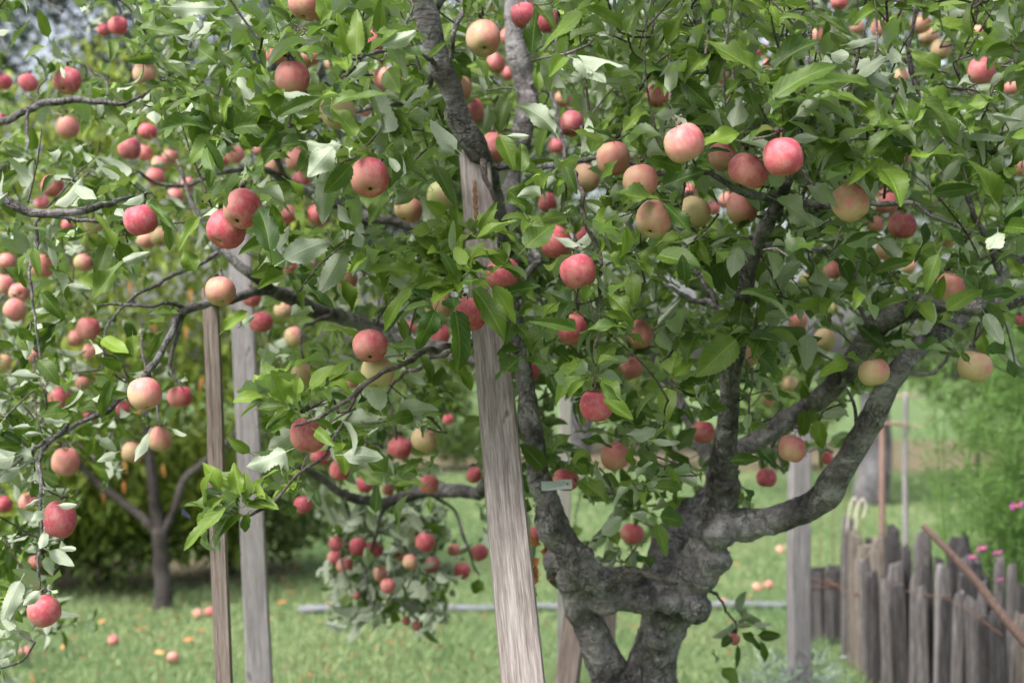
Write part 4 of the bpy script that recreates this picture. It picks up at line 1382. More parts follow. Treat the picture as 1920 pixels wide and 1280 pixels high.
# real sizes: a little over 7 cm across; depth follows from the size seen
AD = []
for i, a in enumerate(AP):
    x, y, dia, fl = a[0], a[1], a[2], a[6]
    if 'd' in fl:
        d = float(fl.split('d')[1])
    else:
        real = 0.072 + 0.004 * math.sin(i * 2.4)
        if dia < 30:
            real = 0.052 + 0.006 * math.sin(i * 1.7)
        elif dia < 40:
            real = 0.062
        d = F * real / dia
        if 590 < x < 930 and y > 960:
            d = min(max(d, 4.6), 5.2)
        d = min(d, 5.3)
    AD.append(d)
for it in range(12):                       # no two apples may sit in each other
    for i in range(len(AP)):
        for j in range(i + 1, len(AP)):
            ci, cj = P(AP[i][0], AP[i][1], AD[i]), P(AP[j][0], AP[j][1], AD[j])
            ri, rj = AP[i][2] / 2 / F * AD[i], AP[j][2] / 2 / F * AD[j]
            if np.linalg.norm(ci - cj) < (ri + rj) * 1.02:
                k = j if AD[j] >= AD[i] else i
                AD[k] += 0.02
APC = []                                   # (x, y, radius px, depth, clear share)
for i, (x, y, dia, bl, pu, gr, fl, lab) in enumerate(AP):
    d = AD[i]
    c = P(x, y, d)
    rad = dia / 2 / F * d
    q = random.Random(i * 13 + 5)
    tx, ty_ = q.gauss(0, 0.22), q.gauss(0, 0.25)
    if 'e' in fl:
        tx = -0.62 + q.uniform(-.1, .1)     # the eye swings up towards the viewer
        ty_ = q.uniform(-.15, .25)
    if 'E' in fl:
        tx = -1.4
    if 's' in fl:
        tx = 0.5
    make_apple(c, rad, (tx, ty_), (bl * 0.93, pu, min(1, gr * 1.2 + 0.04)), lab, None, i, q.uniform(-0.9, 0.9))
    APC.append((x, y, dia / 2, d, 0.68 if 'h' in fl else 1.0))

# windfalls on the lawn
for i, (x, y, r, lab) in enumerate(((371, 1150, .034, 'fallen pink apple on the lawn, left of a pair by the brown stake'), (394, 1147, .034, 'fallen pink apple on the lawn touching the left edge of the brown stake'),
                                    (324, 1233, .034, 'fallen pink apple alone on the near lawn left of the brown stake'), (622, 1132, .034, 'fallen apple on the lawn at the left foot of the low cluster'),
                                    (1357, 1131, .036, 'fallen red apple beside the edging pipe right of the trunk'), (1419, 1101, .038, 'fallen pink apple, left of two on the lawn right of the trunk'),
                                    (1441, 1096, .034, 'fallen pale pink apple, right of two on the lawn right of the trunk'), (1463, 1030, .04, 'fallen pink apple touching the left edge of the grey post'),
                                    (212, 1200, .032, 'fallen orange-pink apple on the lawn under the peach tree'), (48, 1222, .034, 'fallen orange apple on the lawn at the lower left'))):
    g = G(x, y, 0.03)
    make_apple(g, r * 0.92, (R.uniform(0, 3), R.uniform(-1, 1)), (.45 + R.uniform(-.2, .2), .2, .1), lab, 'windfall apples on the lawn', i)
for i, (x, y) in enumerate(((27, 1170), (40, 1192), (205, 1147), (258, 1155), (260, 1173), (225, 1188), (278, 1178), (320, 1175), (370, 1182), (283, 1140), (6, 1240), (60, 1267), (290, 1222),
                            (150, 1165), (110, 1180), (185, 1168), (340, 1160), (120, 1215), (345, 1200), (530, 1085), (535, 1110), (520, 1130), (586, 1118), (540, 1150), (600, 1165), (560, 1060), (505, 1160),
                            (1390, 1060), (1350, 1090), (1830, 970), (1405, 1120))):
    g = G(x, y, 0.035)
    p1 = leaf_params(g[None], np.array([[R.gauss(0, 1), R.gauss(0, 1), R.uniform(0, 0.4)]]), np.array([[R.gauss(0, .3), R.gauss(0, .5) - .3, 1]]), np.array([R.uniform(.05, .075)]), np.array([R.uniform(.022, .035)]), (0, 1))
    o = leaf_object('fallen_leaf', p1, MAT['fallen_leaf'], None, 6, 3, origin=g)
    o.location = Vector(g)
    if x < 420:
        tag(o, 'orange fallen leaf on the grass left of the brown stake', 'leaf', 'fallen leaves under the peach tree')
    elif x < 700:
        tag(o, 'orange fallen leaf on the grass between the grey plank and the low cluster', 'leaf', 'fallen leaves right of the grey plank')
    else:
        tag(o, 'orange fallen leaf on the grass right of the apple trunk', 'leaf', 'fallen leaves right of the trunk')

# ------------------------------------------------------------------ the apple tree
tree_base = P(1195, 1760, 3.75)
tree_base[2] = 0
TREE = tag(empty('apple_tree', tree_base), 'old spreading apple tree with a gnarled forked grey trunk, laden with fruit', 'tree')
SKEL = []                                   # points of the wood, for twigs to spring from
CAPS = []                                   # (x0,y0,d0,x1,y1,d1,half width px, share kept clear)


def wood(name, pts, clear=0.8, rough=0.10, scale=22.0, segs=None, mat='bark', end_round=True):
    """pts: (px, py, depth, radius px)"""
    w = [P(x, y, d) for (x, y, d, r) in pts]
    rr = [(r if r > 12 else r * 0.82) / F * d for (x, y, d, r) in pts]
    q, r = catmull(w, rr, 0.018 if max(rr) > 0.012 else 0.022)
    if end_round:
        r = r.copy()
        r[-1] *= 0.6
    segs = segs or (18 if max(rr) > 0.02 else 10 if max(rr) > 0.008 else 6)
    jit = np.array([[mnoise.noise(Vector(p * 9.0)), mnoise.noise(Vector(p * 9.0 + np.array((7., 0, 0)))), mnoise.noise(Vector(p * 9.0 + np.array((0, 9., 0))))] for p in q])
    jit2 = np.array([[mnoise.noise(Vector(p * 26.0)), mnoise.noise(Vector(p * 26.0 + np.array((3., 0, 0)))), mnoise.noise(Vector(p * 26.0 + np.array((0, 5., 0))))] for p in q])
    thin = max(rr) < 0.02
    q = q + jit * (0.011 if thin else 0.008) + jit2 * (0.006 if thin else 0.003)
    rk = r * (1 + 0.16 * np.array([mnoise.noise(Vector(p * 16.0)) for p in q]) + (0.22 if thin else 0.1) * np.array([max(0, mnoise.noise(Vector(p * 48.0))) for p in q]))
    m = MB()
    m.tube(q, rk, segs, rough, scale)
    SKEL.append(q[:: 2])
    for a, b in zip(pts[:-1], pts[1:]):
        CAPS.append((a[0], a[1], a[2], b[0], b[1], b[2], max(a[3], b[3]), clear(a[1]) if callable(clear) else clear))
    return link(name, m.mesh(name), MAT[mat], TREE)


# trunk: stems, fork and burrs fused into one skin
m = MB()


def fuse(pts, rough=0.12):
    w = [P(x, y, d) for (x, y, d, r) in pts]
    q, r = catmull(w, [r / F * d for (x, y, d, r) in pts], 0.02)
    m.tube(q, r, 16, rough, 15)
    SKEL.append(q)
    for a, b in zip(pts[:-1], pts[1:]):
        CAPS.append((a[0], a[1], a[2], b[0], b[1], b[2], max(a[3], b[3]), 0.97))


fuse([(1200, 1790, 3.75, 150), (1210, 1600, 3.75, 108), (1222, 1400, 3.75, 84), (1222, 1280, 3.75, 50), (1234, 1200, 3.72, 42), (1258, 1140, 3.68, 42), (1294, 1090, 3.63, 38), (1322, 1040, 3.58, 36), (1345, 960, 3.55, 31), (1358, 890, 3.52, 28)])
fuse([(1180, 1700, 3.78, 100), (1160, 1420, 3.76, 72), (1148, 1285, 3.75, 40), (1116, 1200, 3.75, 29), (1084, 1125, 3.73, 31), (1054, 1062, 3.70, 30)])
fuse([(1276, 1108, 3.62, 26), (1215, 1116, 3.58, 31), (1145, 1106, 3.55, 33), (1088, 1066, 3.52, 33), (1050, 1008, 3.5, 28), (1027, 950, 3.49, 25), (1010, 885, 3.48, 21)])
fuse([(1235, 1130, 3.8, 46), (1252, 1050, 3.9, 44), (1282, 990, 3.98, 36), (1308, 958, 4.02, 24)])
fuse([(1180, 1380, 3.86, 52), (1192, 1290, 3.86, 32), (1206, 1215, 3.84, 18), (1226, 1150, 3.78, 24)])
fuse([(1340, 985, 3.55, 32), (1400, 985, 3.53, 30), (1450, 975, 3.5, 29)])
for (x, y, d, r) in ((1070, 1085, 3.58, 40), (1046, 1052, 3.68, 38), (1334, 1052, 3.53, 44), (1302, 1142, 3.58, 42), (1185, 1078, 3.55, 28), (1362, 988, 3.52, 36), (1130, 1128, 3.55, 40), (1345, 1005, 3.5, 38),
                     (1255, 1128, 3.56, 36), (1095, 1040, 3.5, 26), (1300, 952, 4.0, 28), (1168, 1080, 3.56, 30), (1210, 1130, 3.54, 32), (1320, 1085, 3.54, 36), (1232, 1200, 3.66, 30)):
    c = P(x, y, d)
    m.ball(c, 0.80 * r / F * d, 14, 9, (1, 1, 0.85))
    m.n = m.n
tm = m.mesh('trunk')
trunk = link('trunk', tm, MAT['bark'], TREE)
rm = trunk.modifiers.new('fuse', 'REMESH')
rm.mode = 'VOXEL'
rm.voxel_size = 0.0068
rm.use_smooth_shade = True
sm = trunk.modifiers.new('smooth', 'SMOOTH')
sm.factor = 0.5
sm.iterations = 4
tx = bpy.data.textures.new('bark_lumps', 'CLOUDS')
tx.noise_scale = 0.075
tx.noise_depth = 3
dm = trunk.modifiers.new('lumps', 'DISPLACE')
dm.texture = tx
dm.texture_coords = 'GLOBAL'
dm.strength = 0.034
dm.mid_level = 0.5
tx2 = bpy.data.textures.new('bark_ridges', 'CLOUDS')
tx2.noise_scale = 0.02
tx2.noise_depth = 4
dm2 = trunk.modifiers.new('ridges', 'DISPLACE')
dm2.texture = tx2
dm2.texture_coords = 'GLOBAL'
dm2.strength = 0.008
dm2.mid_level = 0.5

# main limbs
wood('limb', [(1012, 895, 3.48, 21), (995, 800, 3.48, 20), (982, 700, 3.5, 18), (962, 600, 3.52, 18), (945, 510, 3.55, 18), (932, 420, 3.55, 18), (920, 350, 3.5, 19), (902, 298, 3.40, 21), (868, 240, 3.36, 22),
              (845, 170, 3.33, 22), (820, 95, 3.30, 22), (795, 15, 3.27, 23), (778, -80, 3.25, 22), (750, -300, 3.3, 14), (740, -480, 3.3, 6)], lambda y: 0.35 if 330 < y < 690 else 0.97)
wood('limb', [(950, 470, 3.62, 14), (962, 330, 3.95, 17), (988, 200, 4.0, 20), (972, 110, 4.0, 20), (962, 30, 4.0, 19), (975, -120, 4.05, 16), (1000, -330, 4.1, 9)], 0.9)
wood('limb', [(1356, 895, 3.52, 28), (1364, 800, 3.45, 21), (1371, 710, 3.40, 18), (1384, 640, 3.35, 16), (1392, 560, 3.3, 16), (1410, 482, 3.25, 17), (1440, 420, 3.2, 15), (1468, 362, 3.15, 12), (1488, 300, 3.12, 10),
              (1500, 200, 3.1, 7), (1520, 60, 3.1, 5), (1530, -120, 3.1, 3)], lambda y: 0.9 if y > 780 or 370 < y < 500 else 0.35)
wood('limb', [(1440, 978, 3.51, 27), (1490, 962, 3.48, 27), (1538, 938, 3.45, 28), (1583, 872, 3.40, 25), (1620, 805, 3.36, 23), (1655, 745, 3.32, 22), (1695, 685, 3.31, 19), (1735, 640, 3.34, 17), (1800, 600, 3.45, 13),
              (1880, 520, 3.5, 10), (1960, 430, 3.6, 8), (2040, 320, 3.6, 5)], lambda y: 0.95 if y > 660 else 0.5)
wood('limb', [(1362, 850, 3.55, 17), (1410, 828, 3.64, 17), (1490, 782, 3.66, 19), (1545, 738, 3.60, 20), (1592, 690, 3.54, 21), (1640, 622, 3.46, 23), (1700, 580, 3.40, 22), (1770, 565, 3.36, 19), (1850, 574, 3.33, 17),
              (1915, 560, 3.32, 15), (2020, 520, 3.4, 11), (2150, 420, 3.4, 5)], 0.62)
wood('limb', [(1305, 955, 4.02, 20), (1340, 900, 4.2, 16), (1300, 800, 4.4, 13), (1240, 690, 4.5, 11), (1200, 560, 4.5, 9), (1180, 400, 4.5, 7), (1160, 200, 4.4, 5), (1150, 0, 4.4, 3)], 0.3)
wood('branch', [(978, 690, 3.6, 15), (900, 668, 3.9, 16), (800, 650, 4.1, 16), (690, 612, 4.2, 15), (600, 584, 4.1, 14), (520, 548, 3.9, 13), (478, 520, 3.8, 12), (440, 488, 3.8, 11), (400, 440, 3.8, 7), (360, 380, 3.8, 5), (330, 300, 3.8, 3)], 0.7)
wood('branch', [(500, 540, 3.85, 10), (455, 552, 3.7, 11), (412, 566, 3.6, 9), (352, 580, 3.45, 9), (326, 620, 3.4, 9), (290, 682, 3.3, 8), (240, 735, 3.25, 7), (190, 780, 3.2, 6), (130, 806, 3.15, 5), (60, 845, 3.1, 4.5), (10, 885, 3.05, 4), (-50, 930, 3.0, 3)], 0.9)
wood('branch', [(352, 580, 3.45, 5), (320, 566, 3.42, 5), (285, 572, 3.4, 4.5), (240, 568, 3.38, 4), (182, 572, 3.35, 3)], 0.95)
wood('branch', [(410, 470, 3.8, 5), (345, 508, 3.7, 5), (290, 535, 3.6, 4.5), (255, 550, 3.55, 4), (205, 604, 3.5, 3), (190, 690, 3.4, 2.5)], 0.9)
wood('branch', [(352, 585, 3.44, 5), (328, 650, 3.4, 4), (322, 700, 3.36, 3.5), (345, 735, 3.34, 2)], 0.9)
wood('branch', [(940, 440, 3.6, 9), (860, 440, 4.1, 9), (780, 425, 4.3, 10), (690, 402, 4.3, 11), (612, 376, 4.3, 11), (540, 338, 4.2, 9), (480, 318, 4.1, 8), (400, 330, 4.0, 6), (330, 350, 4.0, 5), (250, 320, 3.9, 3)], 0.75)
wood('branch', [(540, 338, 4.2, 7), (520, 290, 4.1, 7), (560, 250, 4.0, 6), (640, 215, 3.9, 6), (740, 196, 3.8, 6), (800, 160, 3.5, 7), (820, 110, 3.33, 8)], 0.6)
wood('branch', [(-220, 300, 3.3, 15), (-80, 335, 3.2, 14), (0, 370, 3.1, 11), (50, 394, 3.08, 10), (110, 402, 3.05, 9.5), (165, 397, 3.05, 9), (205, 385, 3.1, 7), (232, 368, 3.2, 5), (262, 372, 3.25, 3), (290, 360, 3.3, 2)], 0.97)
wood('branch', [(-150, 300, 3.3, 9), (-30, 240, 3.4, 9), (40, 218, 3.4, 8), (90, 196, 3.4, 8), (140, 188, 3.4, 8), (205, 194, 3.4, 6), (240, 190, 3.4, 4), (270, 170, 3.4, 3), (300, 150, 3.35, 2)], 0.95)
wood('branch', [(60, 205, 3.4, 4), (52, 240, 3.35, 4), (55, 290, 3.3, 3)], 0.9)
wood('branch', [(125, 800, 3.15, 4.5), (95, 822, 3.1, 4.5), (72, 860, 3.05, 5), (75, 930, 3.0, 4.5), (78, 1000, 3.0, 4), (74, 1060, 3.0, 3.5), (78, 1112, 3.0, 2.5)], 0.8)
wood('branch', [(280, 700, 3.3, 4), (292, 760, 3.25, 3.5), (298, 800, 3.22, 3)], 0.9)
wood('branch', [(190, 420, 3.1, 5), (78, 405, 3.07, 5), (72, 450, 3.05, 4), (58, 520, 3.0, 3.5), (62, 600, 3.0, 3), (80, 680, 3.0, 2.5)], 0.5)
wood('branch', [(975, 660, 3.5, 9), (930, 640, 3.4, 8), (870, 650, 3.2, 7.5), (820, 655, 3.0, 7), (775, 668, 2.85, 6.5), (722, 702, 2.78, 6), (680, 728, 2.74, 5.5), (630, 762, 2.7, 4.5), (585, 790, 2.68, 4), (552, 796, 2.66, 3)], 0.97, mat='twig')
wood('branch', [(685, 726, 2.74, 4), (668, 748, 2.74, 4), (655, 770, 2.74, 3.5), (640, 774, 2.74, 3)], 0.95, mat='twig')
wood('branch', [(995, 760, 3.5, 10), (940, 850, 4.2, 12), (900, 922, 4.7, 13), (860, 918, 4.8, 13), (800, 920, 4.85, 13), (740, 938, 4.85, 12), (690, 938, 4.8, 12), (640, 925, 4.75, 10), (600, 895, 4.7, 8), (560, 880, 4.6, 5), (520, 920, 4.5, 3)], 0.92)
wood('branch', [(740, 935, 4.85, 6), (712, 965, 4.85, 5), (700, 1010, 4.85, 4), (690, 1070, 4.85, 3), (700, 1150, 4.8, 2.5)], 0.6)
wood('branch', [(800, 922, 4.85, 5), (850, 950, 4.85, 4), (865, 990, 4.85, 4), (880, 1030, 4.85, 3), (900, 1080, 4.9, 2.5)], 0.9)
wood('branch', [(745, 940, 4.85, 5), (775, 975, 4.85, 4), (782, 1030, 4.8, 3.5), (770, 1100, 4.8, 3), (775, 1160, 4.8, 2)], 0.6)
wood('branch', [(640, 925, 4.75, 5), (655, 985, 4.75, 4), (640, 1040, 4.75, 3), (660, 1110, 4.75, 2)], 0.5)
wood('branch', [(870, 650, 3.2, 5), (760, 700, 3.6, 4), (727, 740, 3.8, 4), (735, 790, 3.8, 3.5), (745, 822, 3.8, 3)], 0.8, mat='twig')
wood('branch', [(620, 590, 4.1, 5), (570, 610, 3.9, 4), (562, 650, 3.8, 3), (566, 682, 3.8, 2.5)], 0.6, mat='twig')
wood('branch', [(600, 860, 2.72, 4), (560, 890, 2.72, 4), (515, 940, 2.72, 4), (480, 962, 2.72, 4), (455, 968, 2.72, 3), (425, 952, 2.72, 2.5)], 0.9, mat='twig')
wood('branch', [(660, 775, 2.74, 3), (625, 830, 2.73, 3.5), (600, 860, 2.72, 3.5)], 0.7, mat='twig')
# right of the plank
wood('branch', [(928, 318, 3.5, 8), (990, 312, 3.45, 7.5), (1040, 305, 3.4, 7), (1080, 295, 3.35, 6), (1150, 300, 3.2, 5), (1250, 330, 3.1, 4)], 0.9)
wood('branch', [(905, 300, 3.28, 7), (912, 335, 3.26, 6), (926, 362, 3.25, 5), (934, 392, 3.25, 3)], 0.97, mat='twig')
wood('branch', [(960, 500, 3.55, 10), (985, 480, 3.5, 9), (1010, 492, 3.4, 9), (985, 440, 3.45, 7), (965, 420, 3.4, 5)], 0.7)
wood('branch', [(1010, 492, 3.4, 7), (985, 525, 3.4, 8), (965, 560, 3.45, 9)], 0.9)
wood('branch', [(1060, 300, 3.35, 6), (1078, 335, 2.95, 6), (1090, 370, 2.85, 6), (1096, 410, 2.8, 5.5), (1112, 445, 2.78, 5), (1126, 490, 2.77, 4.5), (1127, 550, 2.76, 4.5), (1124, 610, 2.75, 4), (1115, 660, 2.74, 4), (1112, 705, 2.73, 3.5), (1112, 728, 2.72, 3)], 0.92, mat='twig')
wood('branch', [(1500, 380, 3.13, 9), (1450, 372, 3.05, 8), (1405, 362, 2.95, 8), (1362, 345, 2.9, 7), (1330, 325, 2.9, 6), (1280, 330, 2.9, 4)], 0.95)
wood('branch', [(1468, 375, 3.15, 10), (1500, 375, 3.1, 9), (1540, 390, 3.0, 8), (1590, 388, 2.95, 6), (1650, 385, 2.9, 6), (1705, 382, 2.88, 5), (1740, 400, 2.85, 4), (1790, 425, 2.85, 3), (1850, 440, 2.85, 2)], 0.95)
wood('branch', [(1500, 380, 3.1, 6), (1520, 340, 3.1, 5), (1580, 240, 3.0, 4), (1620, 170, 2.95, 3.5), (1640, 100, 2.95, 2.5)], 0.6)
wood('branch', [(1880, 520, 3.5, 8), (1830, 400, 3.4, 7), (1760, 250, 3.4, 6), (1710, 160, 3.4, 6), (1700, 90, 3.4, 5), (1720, -20, 3.4, 4), (1720, -150, 3.4, 3)], 0.5)
wood('branch', [(1410, 482, 3.25, 8), (1460, 460, 3.4, 6), (1540, 470, 3.6, 6), (1620, 520, 3.8, 4)], 0.4)
wood('branch', [(1392, 600, 3.32, 8), (1340, 575, 3.5, 7), (1285, 555, 3.7, 5), (1240, 520, 3.8, 4), (1215, 480, 3.8, 3)], 0.9)
wood('branch', [(1345, 575, 3.5, 6), (1290, 480, 3.6, 5), (1265, 420, 3.7, 4), (1250, 350, 3.7, 3)], 0.4)
wood('branch', [(1640, 622, 3.44, 6), (1615, 590, 3.4, 5), (1600, 545, 3.35, 4), (1615, 480, 3.3, 3)], 0.8)
wood('branch', [(1600, 865, 3.4, 7), (1598, 820, 3.35, 5), (1605, 770, 3.3, 4), (1588, 730, 3.3, 3)], 0.9)
wood('branch', [(1700, 700, 3.3, 6), (1740, 705, 3.3, 5), (1762, 690, 3.3, 5), (1800, 640, 3.2, 3)], 0.7)
wood('branch', [(820, 20, 3.3, 7), (842, -10, 3.3, 8), (870, 10, 3.2, 7), (852, 60, 3.15, 6), (845, 115, 3.2, 5)], 0.7)
wood('branch', [(820, 120, 3.3, 7), (790, 100, 3.15, 6), (755, 92, 3.0, 5), (700, 100, 2.8, 4.5), (655, 112, 2.7, 4)], 0.85)
wood('branch', [(985, 165, 4.0, 6), (1020, 150, 3.9, 5), (1045, 200, 3.85, 5), (1055, 260, 3.8, 4), (1062, 300, 3.7, 3)], 0.7)
wood('branch', [(1330, 1095, 3.58, 4), (1350, 1125, 3.8, 3), (1372, 1160, 3.95, 2.5), (1380, 1180, 4.0, 2)], 0.95, mat='twig')
wood('branch', [(1140, 1105, 3.5, 7), (1180, 1070, 3.46, 6), (1230, 1085, 3.46, 5.5), (1272, 1098, 3.5, 4)], 0.97, mat='twig')

# ---- foliage ---------------------------------------------------------
LB = {k: [] for k in ('base', 'axis', 'nrm', 'L', 'W', 'tone', 'hero', 'curl', 'fold')}


def put_leaf(base, axis, nrm, L, W, tone, hero=0, curl=None, fold=None):
    LB['base'].append(base)
    LB['axis'].append(axis)
    LB['nrm'].append(nrm)
    LB['L'].append(L)
    LB['W'].append(W)
    LB['tone'].append(tone)
    LB['hero'].append(hero)
    LB['curl'].append(R.uniform(0.1, 1.4) if curl is None else curl)
    LB['fold'].append(R.uniform(0.2, 0.95) if fold is None else fold)


VIEW = np.array((0.0, -0.75, 0.66))
